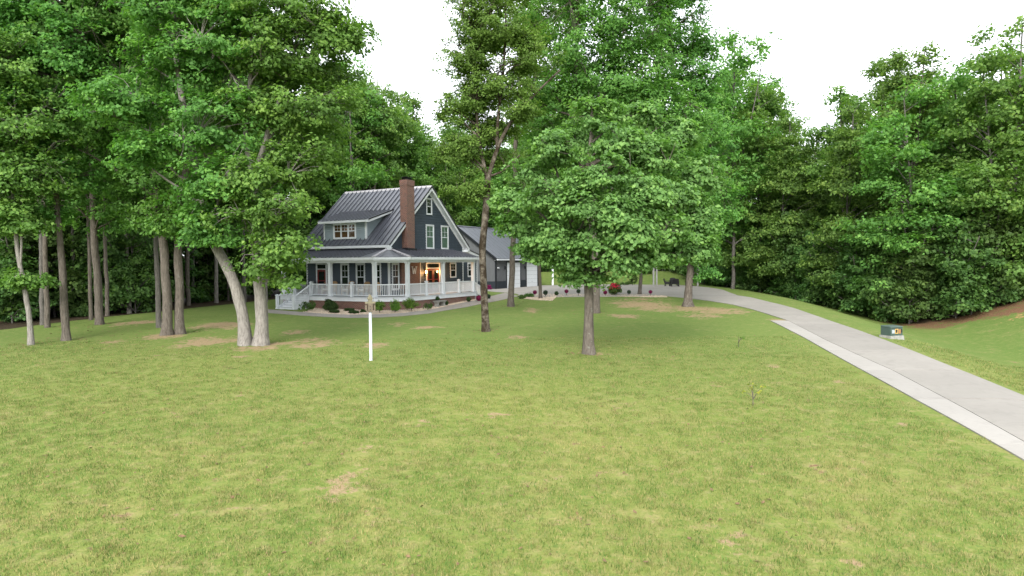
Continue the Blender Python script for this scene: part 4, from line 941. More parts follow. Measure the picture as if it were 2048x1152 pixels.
near_tree('tall_tree', 'knobbly pale trunk standing just behind the foremost maple', (1191, 626),
    [([(1191, 626), (1192, 590), (1192, 550), (1188, 480), (1176, 400), (1166, 340), (1157, 290), (1150, 220), (1152, 120), (1155, 20), (1150, -70)], 22, 7, .4), ([(1157, 290), (1190, 210), (1230, 120), (1260, 20)], 10, 4, 0)],
    [(1150, 200, 80, 60), (1220, 150, 90, 75), (1160, 90, 100, 80), (1240, 40, 110, 80), (1150, -20, 120, 80), (1280, 130, 80, 70), (1310, 230, 80, 60), (1260, -70, 140, 80), (1200, 290, 80, 45), (1110, 270, 70, 50), (1240, 270, 90, 50), (1330, 310, 80, 60), (1090, 190, 60, 50), (1290, 210, 90, 55), (1370, 240, 75, 55), (1240, 195, 80, 50)],
    1450, 58, .19, .75, 'leaf_oak', 'bark_grey', 24)
near_tree('hickory_tree', 'tree with flared dark foot beside the drive, crown hanging low over the bare soil', (1375, 613),
    [([(1375, 613), (1377, 580), (1380, 540), (1378, 480), (1372, 410), (1365, 320), (1355, 230), (1345, 140), (1340, 50), (1335, -30)], 21, 7, .9), ([(1376, 470), (1400, 400), (1420, 320), (1425, 240)], 9, 4, 0)],
    [(1385, 360, 65, 60), (1420, 290, 60, 60), (1355, 270, 75, 65), (1340, 160, 90, 75), (1400, 180, 60, 60), (1330, 60, 90, 70), (1400, 440, 55, 50), (1385, 510, 48, 32), (1410, 545, 32, 20), (1330, 330, 70, 60, -1), (1440, 400, 38, 50), (1320, -30, 110, 60), (1400, 90, 50, 45)],
    1350, 58, .20, .72, 'leaf_oak', 'bark_grey', 25)
near_tree('small_tree', 'thin grey trunk rising from the strip bed beside the red rose', (1279, 589),
    [([(1279, 589), (1281, 565), (1283, 530), (1280, 470), (1275, 380), (1270, 280)], 10, 4, .4)],
    [(1275, 500, 60, 26), (1265, 430, 70, 50), (1270, 340, 75, 60), (1240, 260, 80, 60), (1320, 470, 50, 35)], 420, 44, .24, .85, 'leaf_oak', 'bark_grey', 26)
near_tree('small_tree', 'slim trunk rising from the widened stony bed near the garage', (1081, 597),
    [([(1081, 597), (1080, 560), (1079, 520), (1080, 460), (1083, 380), (1090, 280)], 10, 4, .35)],
    [(1080, 470, 45, 32), (1075, 400, 55, 45), (1090, 310, 60, 50), (1095, 230, 60, 50)], 380, 44, .22, .8, 'leaf_oak', 'bark_grey', 27)

# ------------------------------------------------------------------ the woods: individual trees of a few kinds, copied
def forest_kind(seed, H, crown0, wid, lean, nclu, per, size, spread, leafmat='leaf_forest', barkmat='bark_dark', r0=.19):
    rg = np.random.default_rng(seed)
    top = np.array([lean, rg.normal(0, .6), H * .93]); pts = [(0, 0, -.4), (lean * .1, 0, H * .2), (lean * .35 + rg.normal(0, .25), rg.normal(0, .25), H * .5), tuple(top)]
    stems = [(pts, r0, .05, .35)]
    if seed % 2: stems.append(([(lean * .3, 0, H * .42), (lean * .3 + 1.2, .6, H * .6), (lean + 1.8, 1.0, H * .82)], r0 * .5, .04, 0))
    bl = []; z = H * crown0
    while z < H * .96:
        t = (z / H - crown0) / (1 - crown0); w_ = wid * (0.62 + .55 * math.sin(math.pi * min(1, t * .9 + .12))) * (1 - .35 * t)
        for _ in range(3 if t < .8 else 2):
            a = rg.uniform(0, 6.28); d = w_ * rg.uniform(.3, .8)
            bl.append(((lean * z / H + d * math.cos(a), d * math.sin(a), z + rg.uniform(-.6, .6)), (w_ * rg.uniform(.45, .7), w_ * rg.uniform(.45, .7), rg.uniform(.9, 1.5))))
        z += H * .085
    return tree_meshes('wood', stems, bl, nclu, per, size, spread, leafmat, barkmat, seed, twigs=False, sides=7, limb_every=12, flat=.45)
edge_kinds = [forest_kind(101, 24, .22, 4.4, .6, 620, 34, .30, .95), forest_kind(102, 22, .18, 4.8, -.8, 640, 34, .30, 1.0), forest_kind(103, 26, .3, 4.2, .3, 600, 34, .30, .95, barkmat='bark_grey'), forest_kind(104, 21, .15, 4.0, 1.2, 600, 34, .29, .9)]
tall_kinds = [forest_kind(111, 26, .48, 4.6, .5, 520, 32, .32, 1.05, barkmat='bark_grey'), forest_kind(112, 24, .42, 4.8, -.9, 520, 32, .32, 1.05), forest_kind(113, 27, .5, 4.2, 0, 500, 32, .32, 1.0, barkmat='bark_grey')]
sap_kinds = [forest_kind(121, 7.0, .14, 2.0, .4, 170, 30, .26, .65, 'leaf_shrub', r0=.06), forest_kind(122, 5.5, .10, 1.9, -.5, 150, 30, .26, .65, 'leaf_shrub', r0=.05), forest_kind(123, 9, .2, 2.4, .2, 220, 30, .27, .7, 'leaf_shrub', r0=.08)]
def visible(x, y, m=7): return y > 8 and abs(x) < .76 * y + m
pts = []
fr = np.random.default_rng(55)
for iy in range(60):
    for ix in range(-30, 31):
        x = ix * 5.2 + fr.uniform(-2, 2) + (2.6 if iy % 2 else 0); y = 18 + iy * 4.6 + fr.uniform(-1.8, 1.8)
        dpt = y - float(forest_edge(x))
        near_r = min(abs(x - xx) for xx in (29.,))
        if dpt < .8 or dpt > 46 or not visible(x, y): continue
        pts.append((x, y, dpt))
for x, y, dpt in pts:
    left = x < -12
    if dpt < 8 and not left: k = edge_kinds[fr.integers(4)]; lab = 'leafy wood-edge tree with foliage nearly down to the ground'
    elif dpt < 5 and left and fr.random() < .35: k = edge_kinds[fr.integers(4)]; lab = 'leafy wood-edge tree with foliage nearly down to the ground'
    elif dpt > 26: k = edge_kinds[fr.integers(4)]; lab = 'far woodland tree closing the view at the back of the wood'
    else: k = tall_kinds[fr.integers(3)]; lab = 'tall woodland tree with bare lower trunk deep among others'
    s = fr.uniform(.82, 1.12)
    if -14 < x < 4 and y > 76: s *= .94
    if 4 < x < 24 and y > 100: s *= 1.25
    if x > 26 and not (y > 60 and x / y < .40): s *= .83
    if .40 < x / y < .53 and y > 60: s *= .88
    if 13 < x / y * 100 and 30 < x / y * 100 < 54 and y > 60: s *= .97
    grp = 'wood-edge trees around the clearing' if 'edge' in lab else 'far trees at the back of the wood' if 'far' in lab else 'tall woodland trees behind the edge'
    plant_tree('woodland_tree', k, (x, y, tz(x, y) - .1), lab, 'tree', grp, fr.uniform(0, 6.28), s, s * fr.uniform(.92, 1.08))
# young trees under the canopy, thick along the edge
n_s = 0
for _ in range(6000):
    y = fr.uniform(20, 125); x = fr.uniform(-90, 90)
    dpt = y - float(forest_edge(x))
    if not (0 < dpt < 36) or not visible(x, y, 3): continue
    if x < -14 and dpt < 7 and fr.random() < .8: continue
    if n_s >= 235: break
    n_s += 1; s = fr.uniform(.6, 1.15) * (1.25 if dpt > 12 else 1)
    plant_tree('understory_sapling', sap_kinds[fr.integers(3)], (x, y, tz(x, y) - .1), 'leafy young sapling under the woodland canopy', 'sapling', 'saplings under the trees', fr.uniform(0, 6.28), s, s * fr.uniform(.8, 1.2))
for _ in range(60):
    x = fr.uniform(24.5, 44); y = float(forest_edge(x)) + fr.uniform(-.5, 4.5)
    if not visible(x, y, 2): continue
    s = fr.uniform(.6, 1.0)
    plant_tree('understory_sapling', sap_kinds[fr.integers(3)], (x, y, tz(x, y) - .1), 'leafy sapling crowding the front of the right wood', 'sapling', 'saplings along the right wood front', fr.uniform(0, 6.28), s, s * fr.uniform(.9, 1.3))
# trees singled out by the photograph at the edge of the right-hand wood and behind the house
def special(px, py, kind, label, s=1.0, sz=None, rz=0.0, name='woodland_tree'):
    B = hit(px, py); plant_tree(name, kind, (B[0], B[1], B[2] - .1), label, 'tree', None, rz, s, sz)
pale_k = forest_kind(131, 25, .45, 4.0, .5, 520, 34, .30, .95, barkmat='bark_pale', r0=.26)
special(1489, 576, pale_k, 'pale straight trunk at the corner of the right wood beside the drive', 1.0, 1.12)
special(1463, 561, pale_k, 'pale trunk half hidden just inside the right wood corner', 1.0, 1.0, 2.2)
special(433, 606, pale_k, 'lone pale thin trunk standing before the dark wood left of the porch', .8, .9, 1.0)
special(457, 602, tall_kinds[0], 'slim trunk with ivy beside the lone pale one', .6, .8, 2.0)
special(532, 604, pale_k, 'thin pale trunk rising behind the porch end of the house', .7, .95, 4.0)
special(95, 655, tall_kinds[2], 'leaning grey trunk behind the bowed thin tree', .9, .9, .4)
special(85, 650, tall_kinds[1], 'dark trunk tight behind the leaning grey one', .85, .85, 3.0)
special(148, 633, tall_kinds[1], 'dim trunk inside the left wood beside the mottled straight one', .8, .8, 3.4)
special(258, 627, pale_k, 'forked pale trunk at the edge of the left wood', .75, .8, 5.0)
special(182, 640, tall_kinds[0], 'dim slim trunk just behind the brown-grey one', .7, .85, 1.0)
special(215, 632, tall_kinds[2], 'dark trunk in the left wood, right of the brown-grey one', .8, .85, 2.6)
for X, Y, s, lab in ((-7.5, 101, 1.12, 'tall round-topped tree rising over the wood behind the chimney'), (-16, 80, .95, 'tree rising directly behind the house roof'), (-21, 79, 1.0, 'tree behind the far end of the house roof'), (24, 74, 1.12, 'tallest tree of the right wood corner, ragged top against the sky')):
    plant_tree('woodland_tree', edge_kinds[0 if s > 1 else 2], (X, Y, tz(X, Y) - .1), lab, 'tree', None, X, s, s * 1.05)

# bushes: a clump of sprays on a few stems
def bush_meshes(seed, r, h, nclu, per, size, leafmat, spread, base=.12, up_w=.6):
    rg = np.random.default_rng(seed)
    stems = [([(0, 0, -.08), (rg.normal(0, .1 * r), rg.normal(0, .1 * r), h * .4), (rg.normal(0, .35 * r), rg.normal(0, .35 * r), h * .8)], .02 + .015 * r, .008, 0) for _ in range(4)]
    bl = [((rg.normal(0, .25 * r), rg.normal(0, .25 * r), h * rg.uniform(.34, .52)), (r * .78, r * .78, h * .44)) for _ in range(3)]
    return tree_meshes('bush', stems, bl, nclu, per, size, spread, leafmat, 'bark_dark', seed, limb_r=.02, twigs=False, sides=5, limb_every=30, flat=.8, up_w=up_w)
def plant_bush(name, ms, loc, label, cat='shrub', group=None, rz=0.0, s=1.0, sz=None):
    root = tag(empty(name, loc, rz), label, cat, group); root.scale = (s, s, sz or s)
    link('stems', ms[0], root); link('foliage', ms[1], root); return root
wild = [bush_meshes(201, 1.5, 2.1, 110, 34, .22, 'leaf_bright', .5), bush_meshes(202, 1.3, 1.6, 90, 34, .22, 'leaf_shrub', .5), bush_meshes(203, 1.1, 1.2, 70, 34, .2, 'leaf_bright', .4)]
for i, (px, py, s) in enumerate([(1822, 642, 1.15), (1846, 643, 1.0), (1800, 640, .75), (1838, 630, 1.5)]):
    B = hit(px, py); plant_bush('edge_shrub', wild[0], (B[0], B[1] + 1.4, B[2]), 'broad bright green shrub at the low end of the mulch bank', 'shrub', 'bright shrubs on the mulch bank', i * 1.3, s, s * (1.3 if i == 3 else 1))
for i, (px, py, s) in enumerate([(1880, 637, 1.0), (1903, 633, 1.3), (1932, 628, .9), (1958, 622, 1.25), (1990, 617, .85), (2018, 611, 1.2), (2046, 606, 1.0), (1870, 622, 1.6), (1925, 615, 1.7), (1985, 606, 1.7)]):
    B = hit(px, py); plant_bush('bank_shrub', wild[1], (B[0], B[1] + 1.6, B[2]), 'dark leafy shrub along the top of the mulch bank', 'shrub', 'dark shrubs on the mulch bank', i * 1.9, s, s * (1.0 + .25 * (i % 3)))
for i, (px, py, k, s) in enumerate([(1560, 588, 2, .8), (1590, 594, 1, .8), (1612, 598, 2, .7), (1640, 606, 1, .9), (1662, 612, 2, .8), (1690, 620, 1, .9), (1715, 628, 2, .8), (1740, 634, 1, .8), (1765, 640, 2, .7), (1785, 644, 2, .6), (1530, 582, 2, .7), (1440, 566, 1, .8)]):
    B = hit(px, py); plant_bush('verge_shrub', wild[k], (B[0], B[1] + .8, B[2]), 'low leafy bush where the mown verge meets the right wood', 'shrub', 'low bushes along the verge', i * 2.1, s)
for i, (px, py, k, s) in enumerate([(150, 634, 1, .8), (285, 622, 2, .7), (20, 645, 1, 1.0), (395, 606, 1, .7), (415, 603, 2, .8), (1290, 548, 1, 1.0), (1120, 545, 2, .9), (1190, 546, 1, .9)]):
    B = hit(px, py); plant_bush('wood_shrub', wild[k], (B[0], B[1] + .8, B[2]), 'small leafy bush at the shaded foot of the wood beyond the lawn', 'shrub', 'small bushes at the wood foot', i * 1.7, s)

# ------------------------------------------------------------------ planting beds
def px_bush(name, ms, px, py, label, rpx, ref_r, cat='shrub', group=None, rz=0.0, szf=1.0):
    B = hit(px, py); k = rpx * B[1] / F_PX / ref_r
    return plant_bush(name, ms, (B[0], B[1], B[2]), label, cat, group, rz, k, k * szf)
box_ms = [bush_meshes(211, 1.0, 1.35, 260, 40, .13, 'leaf_boxwood', .22, up_w=.4), bush_meshes(212, 1.0, 1.1, 240, 40, .13, 'leaf_boxwood', .22, up_w=.4)]
lux_ms = bush_meshes(213, 1.0, 1.4, 240, 40, .12, 'leaf_shrub', .22, up_w=.4)
loose_ms = [bush_meshes(214, 1.0, 2.0, 150, 34, .14, 'leaf_bright', .3), bush_meshes(215, 1.0, 2.0, 150, 34, .14, 'leaf_bright', .3)]
px_bush('boxwood_shrub', lux_ms, 614, 623, 'rounded green shrub at the foot of the porch steps', 14, 1.0, szf=1.15)
px_bush('boxwood_shrub', box_ms[0], 660, 622, 'large dark round shrub against the brick foundation', 15, 1.0, szf=1.25)
px_bush('boxwood_shrub', box_ms[1], 667, 626, 'low dark shrub in front of the large dark one', 10, 1.0, szf=.75)
px_bush('boxwood_shrub', box_ms[1], 697, 622.5, 'low dark shrub at the brick, left of the birdhouse pole', 10, 1.0, szf=.7)
px_bush('boxwood_shrub', box_ms[1], 706, 627, 'flat dark shrub close to the walkway edge', 10, 1.0, szf=.7)
px_bush('boxwood_shrub', box_ms[0], 726, 625, 'smallest dark shrub beside the birdhouse pole', 6.5, 1.0, szf=.85)
px_bush('loose_shrub', loose_ms[0], 759, 627, 'airy yellow-green shrub beside the birdhouse pole', 10, 1.0, rz=1, szf=1.45)
px_bush('loose_shrub', loose_ms[1], 790, 626, 'airy yellow-green shrub in the middle of three', 10, 1.0, rz=2, szf=1.45)
px_bush('loose_shrub', loose_ms[0], 824, 622.5, 'widest airy yellow-green shrub at the porch corner', 12.5, 1.0, rz=3, szf=1.2)
px_bush('boxwood_shrub', lux_ms, 855, 620, 'single bright green rounded shrub right of the airy ones', 8, 1.0, szf=1.4)
def ball_meshes(seed, leafmat):
    rg = np.random.default_rng(seed); n = 90
    q = unit(rg.standard_normal((n, 3))); C = q * .86
    V, Qd, tint = leaves(C, q, rg, 34, np.full(n, .26), .9, .13, .2, 0)
    return npmesh('ball', V, Qd, leafmat, tint)
balls = {'green': ball_meshes(1, 'leaf_boxwood'), 'blue': ball_meshes(2, 'leaf_bluegreen'), 'red': ball_meshes(3, 'leaf_crimson')}
core_me = {}
def topiary(px, py, rpx, kind, label, lift=.18, two=None, group=None):
    B = hit(px, py); k = rpx * B[1] / F_PX
    root = tag(empty('topiary', tuple(B)), label, 'topiary', group)
    zc = k * .95 + lift
    MB().lathe([(.03, -.1), (.025, .1), (.02, zc + (k * 1.9 if two else 0))], 6).build('stem', 'bark_dark', root)
    o = link('leaf_ball', balls[kind], root, (0, 0, zc)); o.scale = (k, k, k)
    if kind not in core_me: core_me[kind] = MB().lathe([(.05, -.8), (.5, -.62), (.78, -.2), (.8, .1), (.55, .58), (.05, .8)], 10).mesh('ball_core', 'leaf_boxwood' if kind != 'red' else 'leaf_crimson', True)
    c = link('ball_core', core_me[kind], o)
    if two:
        k2 = two * B[1] / F_PX; o2 = link('leaf_ball', balls[kind], root, (0, 0, zc + k + k2 * .95)); o2.scale = (k2, k2, k2); link('ball_core', core_me[kind], o2)
topiary(875, 613, 5.4, 'green', 'double-ball green topiary left of the stone bench', .05, 4.7)
topiary(892.3, 611.5, 5.2, 'green', 'single green ball topiary in front of the stone bench', .05)
topiary(921.6, 603, 5.0, 'green', 'double-ball green topiary right of the stone bench', .05, 4.4)
topiary(937.4, 604, 4.9, 'green', 'single green ball topiary near the end of the porch', .05)
topiary(946, 596.5, 4.2, 'blue', 'dark bluish ball by the side steps of the porch', .05)
topiary(958, 602.5, 6, 'red', 'crimson ball shrub behind the slender tree trunk', .02)
topiary(977, 597.5, 4.5, 'blue', 'dark bluish ball at the walkway bend beside the slender trunk', .02)
topiary(1070, 592, 4.2, 'red', 'crimson ball just left of the slim bed trunk', .15)
topiary(1091, 593, 4.8, 'blue', 'bluish ball just right of the slim bed trunk', .15)
topiary(1113, 591.5, 4.3, 'green', 'green ball in the strip bed before the white post', .05)
topiary(1133, 592, 4, 'red', 'crimson ball on a stem between a green and a grey ball', .25)
topiary(1157, 592, 4.2, 'blue', 'grey-green ball half hidden behind the maple twigs', .25)
topiary(1210.5, 592, 4, 'red', 'crimson ball just left of the red rose bush', .15)
topiary(1258, 591, 4, 'blue', 'bluish ball between the rose bush and the thin trunk', .15)
topiary(1301, 592, 3.8, 'red', 'crimson ball right of the thin trunk in the strip bed', .2)
rose = bush_meshes(221, 1.0, 1.55, 170, 34, .15, 'leaf_shrub', .28)
rr_ = px_bush('rose_bush', rose, 1230, 590.5, 'red flowering rose bush in the strip bed', 14, 1.0, szf=1.25)
rgq = np.random.default_rng(5); q = unit(rgq.standard_normal((70, 3)) + [0, -.5, 1.0]); 
V, Qd, tint = leaves(q * [.75, .75, .55] + [0, 0, .85], q, rgq, 9, np.full(70, .09), .9, .13, .3, 0)
link('blossoms', npmesh('blossoms', V, Qd, 'petal_red', tint), rr_)
hyd = bush_meshes(222, 1.0, 1.0, 120, 34, .17, 'leaf_shrub', .25)
px_bush('leafy_shrub', hyd, 1045, 597, 'small broad-leaved shrub at the tip of the stony bed', 8, 1.0, rz=.5)
px_bush('leafy_shrub', hyd, 1060, 594, 'larger broad-leaved shrub in the stony bed', 8.5, 1.0, rz=2.0)
crim = bush_meshes(223, 1.0, 1.5, 200, 36, .13, 'leaf_crimson', .22)
px_bush('crimson_shrub', crim, 980, 579.5, 'bright crimson shrub against the corner of the garage', 6.5, 1.0, szf=1.1)
px_bush('far_shrub', lux_ms, 1248, 571, 'low green mound at the far side of the parking court', 9, 1.0, szf=.6)
mag = bush_meshes(224, 1.0, 2.6, 90, 26, .22, 'leaf_shrub', .3)
px_bush('young_tree', mag, 1265, 571, 'young sparse tree with thin stem beyond the parking court', 10, 1.0, cat='tree', szf=1.1)
# garden bench of stone
B = HW(-.55, 4.9); zb = tz(B[0], B[1])
bn = tag(empty('stone_bench', (B[0], B[1], zb), RZ + math.pi / 2), 'grey stone bench among the topiary beside the porch', 'bench')
MB().hexa([(-.62, -.2, .40), (.62, -.2, .40), (.62, .2, .40), (-.62, .2, .40), (-.65, -.22, .48), (.65, -.22, .48), (.65, .22, .48), (-.65, .22, .48)]).build('seat', 'stone_bench', bn)
for sx in (-.4, .4): MB().hexa([(sx - .16, -.17, -.05), (sx + .16, -.17, -.05), (sx + .16, .17, -.05), (sx - .16, .17, -.05), (sx - .11, -.13, .25), (sx + .11, -.13, .25), (sx + .11, .13, .25), (sx - .11, .13, .25)]).hexa([(sx - .11, -.13, .25), (sx + .11, -.13, .25), (sx + .11, .13, .25), (sx - .11, .13, .25), (sx - .17, -.18, .398), (sx + .17, -.18, .398), (sx + .17, .18, .398), (sx - .17, .18, .398)]).build('leg', 'stone_bench', bn)

# ------------------------------------------------------------------ birdhouse on a white pole
B = hit(742, 721)
bh = tag(empty('birdhouse_pole', tuple(B), .35), 'weathered cross-shaped wooden birdhouse on a white pole in the lawn', 'birdhouse')
k = B[1] / F_PX; Hp = (721 - 623) * k; n_before = set(bpy.data.objects)
MB().lathe([(.075, -.2), (.075, .02), (.062, .05), (.058, Hp), (.0, Hp + .005)], 14).build('pole', 'pole_white', bh, smooth=True)
z0 = Hp + .0
wb = MB()
wb.box(-.17, .17, -.17, .17, z0 + .004, z0 + .42).build('body', 'weathered_wood', bh)
MB().box(-.36, .36, -.14, .14, z0 + .425, z0 + .52).build('cross_arm', 'lichen_wood', bh)
MB().box(-.13, .13, -.15, .15, z0 + .525, z0 + .66).add([(-.19, -.2, z0 + .662), (.19, -.2, z0 + .662), (.19, .2, z0 + .662), (-.19, .2, z0 + .662), (0, -.2, z0 + .9), (0, .2, z0 + .9)], [(0, 1, 4), (2, 3, 5), (0, 4, 5, 3), (1, 2, 5, 4), (3, 2, 1, 0)]).build('roof', 'lichen_wood', bh)
for sx in (-1, 1):
    MB().hexa([(sx * .18 - .015, -.2, z0 + .36), (sx * .18 + .015, -.2, z0 + .36), (sx * .18 + .015, .2, z0 + .36), (sx * .18 - .015, .2, z0 + .36), (sx * .34 - .015, -.2, z0 + .415), (sx * .34 + .015, -.2, z0 + .415), (sx * .34 + .015, .2, z0 + .415), (sx * .34 - .015, .2, z0 + .415)]).build('eave_board', 'weathered_wood', bh)
    MB().box(sx * .30 - .06, sx * .30 + .06, -.12, .12, z0 + .08, z0 + .36).build('nest_box', 'weathered_wood', bh)
for zz in (.12, .28): 
    h = MB().lathe([(.03, 0), (.03, .01)], 10); h.v = [(x - .02, -.176 - zq, z0 + zz + y) for x, y, zq in h.v]; h.build('entrance_hole', 'black_metal', bh)

for o in set(bpy.data.objects) - n_before:
    if o.name.split('.')[0] != 'pole':
        for v in o.data.vertices: v.co.x *= .56; v.co.y *= .62; v.co.z = Hp + (v.co.z - Hp) * .8
# ------------------------------------------------------------------ utility transformer on its pad
B = hit(1783, 676)
ut = tag(empty('utility_box', tuple(B), R(18)), 'dark green utility transformer box with stickers on a concrete pad', 'utility box')
ut.scale = (.72, .72, .72)
MB().hexa([(-.62, -.5, -.3), (.62, -.5, -.3), (.62, .5, -.3), (-.62, .5, -.3), (-.58, -.46, .2), (.58, -.46, .2), (.58, .46, .2), (-.58, .46, .2)]).build('pad', 'utility_pad', ut)
MB().hexa([(-.52, -.40, .204), (.52, -.40, .204), (.52, .40, .204), (-.52, .40, .204), (-.52, -.40, .76), (.52, -.40, .76), (.52, .40, .80), (-.52, .40, .80)]).build('cabinet', 'utility_green', ut)
MB().hexa([(-.55, -.43, .762), (.55, -.43, .762), (.55, .43, .802), (-.55, .43, .802), (-.50, -.38, .83), (.50, -.38, .83), (.50, .38, .86), (-.50, .38, .86)]).build('lid', 'utility_green', ut)
MB().box(-.04, -.036, -.41, -.4005, .22, .75).box(-.44, .44, -.412, -.4008, .70, .715).build('door_seam', 'black_metal', ut)
MB().box(-.40, -.16, -.406, -.4015, .36, .60).build('sticker', 'sticker_white', ut)
MB().box(-.13, .14, -.406, -.4015, .33, .66).build('sticker', 'sticker_yellow', ut)
MB().box(-.07, .07, -.409, -.4065, .40, .60).build('sticker_mark', 'black_metal', ut)
MB().box(.18, .36, -.406, -.4015, .33, .62).build('sticker', 'sticker_orange', ut)
MB().box(.40, .46, -.412, -.4015, .40, .64).build('latch', 'black_metal', ut)

# ------------------------------------------------------------------ porch and patio furniture
def armchair(name, loc, rz, mat, label, cat='chair', group=None, w_=.62, seat_z=.40, back=.92, cushion=None):
    t = tag(empty(name, tuple(loc), rz), label, cat, group); h = w_ / 2
    MB().hexa([(-h, -.30, seat_z - .07), (h, -.30, seat_z - .07), (h, .28, seat_z - .12), (-h, .28, seat_z - .12), (-h, -.30, seat_z), (h, -.30, seat_z), (h, .28, seat_z - .05), (-h, .28, seat_z - .05)]).build('seat', mat, t)
    MB().hexa([(-h, .26, seat_z - .04), (h, .26, seat_z - .04), (h, .33, seat_z - .04), (-h, .33, seat_z - .04), (-h * .9, .42, back), (h * .9, .42, back), (h * .9, .48, back - .01), (-h * .9, .48, back - .01)]).hexa([(-h * .9, .42, back), (h * .9, .42, back), (h * .9, .48, back - .01), (-h * .9, .48, back - .01), (-h * .55, .44, back + .08), (h * .55, .44, back + .08), (h * .55, .49, back + .07), (-h * .55, .49, back + .07)]).build('backrest', mat, t)
    for s in (-1, 1):
        MB().box(s * h - .05, s * h + .05, -.34, .33, seat_z + .20, seat_z + .245).build('armrest', mat, t)
        MB().box(s * h - .03, s * h + .03, -.33, -.26, 0, seat_z + .198).build('leg', mat, t); MB().box(s * h - .03, s * h + .03, .24, .31, 0, seat_z + .198).build('leg', mat, t)
        MB().box(s * h - .02, s * h + .02, -.25, .235, seat_z - .16, seat_z + .12).build('side_panel', mat, t)
    if cushion: MB().hexa([(-h + .05, -.27, seat_z + .004), (h - .05, -.27, seat_z + .004), (h - .05, .22, seat_z - .04), (-h + .05, .22, seat_z - .04), (-h + .07, -.25, seat_z + .10), (h - .07, -.25, seat_z + .10), (h - .07, .2, seat_z + .06), (-h + .07, .2, seat_z + .06)]).build('cushion', cushion, t)
    return t
armchair('porch_chair', HW(7.85, 1.75, DECK), RZ, 'wicker_tan', 'wide tan wicker seat by the front door on the porch', w_=1.0, cushion='cushion_white', back=.98)
armchair('porch_chair', HW(5.95, 1.8, DECK), RZ, 'wicker_tan', 'tan wicker chair between the two front porch windows', cushion='cushion_white', back=.98)
armchair('porch_chair', HW(4.35, 1.8, DECK), RZ, 'wicker_tan', 'tan wicker chair beside the front wall near the corner', cushion='cushion_white', back=.96)
armchair('porch_chair', HW(3.0, 1.6, DECK), RZ + .5, 'wicker_tan', 'tan wicker chair at the chamfered porch corner', back=.94)
armchair('adirondack_chair', HW(10.15, 1.7, DECK), RZ - .5, 'chair_grey', 'grey-green slatted chair at the top of the porch steps', seat_z=.36, back=1.0)
tb = tag(empty('side_table', tuple(HW(9.45, 2.0, DECK)), RZ), 'small dark side table beside the grey-green porch chair', 'table')
MB().box(-.25, .25, -.2, .2, .45, .48).build('tabletop', 'black_metal', tb)
for sx in (-.2, .2):
    for sy in (-.15, .15): MB().box(sx - .02, sx + .02, sy - .02, sy + .02, 0, .449).build('leg', 'black_metal', tb)
wt = HW(1.75, 3.3, DECK)
tb = tag(empty('side_table', tuple(wt), RZ), 'low dark side table by the brick porch wall', 'table')
MB().box(-.25, .25, -.25, .25, .42, .45).build('tabletop', 'black_metal', tb)
for sx in (-.2, .2):
    for sy in (-.2, .2): MB().box(sx - .02, sx + .02, sy - .02, sy + .02, 0, .419).build('leg', 'black_metal', tb)
# patio group far behind
fp = hit(1340, 573); zz = tz(fp[0], fp[1]) + .036
armchair('wicker_armchair', (hit(1316, 570.5)[0], fp[1] + .3, zz), R(70), 'wicker_black', 'black wicker armchair beside the pergola post, back turned', w_=.8, back=.85)
armchair('wicker_armchair', (hit(1331, 570)[0], fp[1] + 2.2, zz), R(5), 'wicker_black', 'black wicker armchair behind the patio table', w_=.8, back=.85)
armchair('wicker_armchair', (hit(1362, 571)[0], fp[1] + .4, zz), R(-80), 'wicker_black', 'black wicker armchair on the far side of the patio table', w_=.8, back=.85)
armchair('wicker_armchair', (hit(1345, 573)[0], fp[1] - 1.4, zz), R(175), 'wicker_black', 'black wicker armchair in front of the patio table', w_=.8, back=.85)
t = tag(empty('patio_table', (hit(1340, 572)[0], fp[1] + .3, zz)), 'low black patio table among the wicker armchairs', 'table')
MB().box(-.55, .55, -.4, .4, .48, .52).build('tabletop', 'wicker_black', t)
for sx in (-.48, .48):
    for sy in (-.33, .33): MB().box(sx - .03, sx + .03, sy - .03, sy + .03, 0, .479).build('leg', 'wicker_black', t)
pg = tag(empty('pergola', (hit(1306, 571)[0], fp[1], zz)), 'grey timber pergola over the patio furniture', 'pergola')
for dx, dy in ((-1.0, -.6), (0, 2.4), (4.2, -.6), (4.2, 2.4)): MB().box(dx - .09, dx + .09, dy - .09, dy + .09, 0, 2.6).build('post', 'post_grey', pg)
for dy in (-.6, 2.4): MB().box(-1.4, 4.6, dy - .06, dy + .06, 2.602, 2.8).build('beam', 'post_grey', pg)
for i in range(9): MB().box(-1.2 + i * .7 - .03, -1.2 + i * .7 + .03, -1.0, 2.8, 2.802, 2.92).build('rafter', 'post_grey', pg)
B = hit(1105.5, 571)
wp = tag(empty('white_post', tuple(B)), 'plain white post standing at the far edge of the parking court', 'post')
MB().box(-.11, .11, -.11, .11, -.1, 2.65).build('shaft', 'white_paint', wp); MB().box(-.14, .14, -.14, .14, 2.652, 2.72).build('cap', 'white_paint', wp)

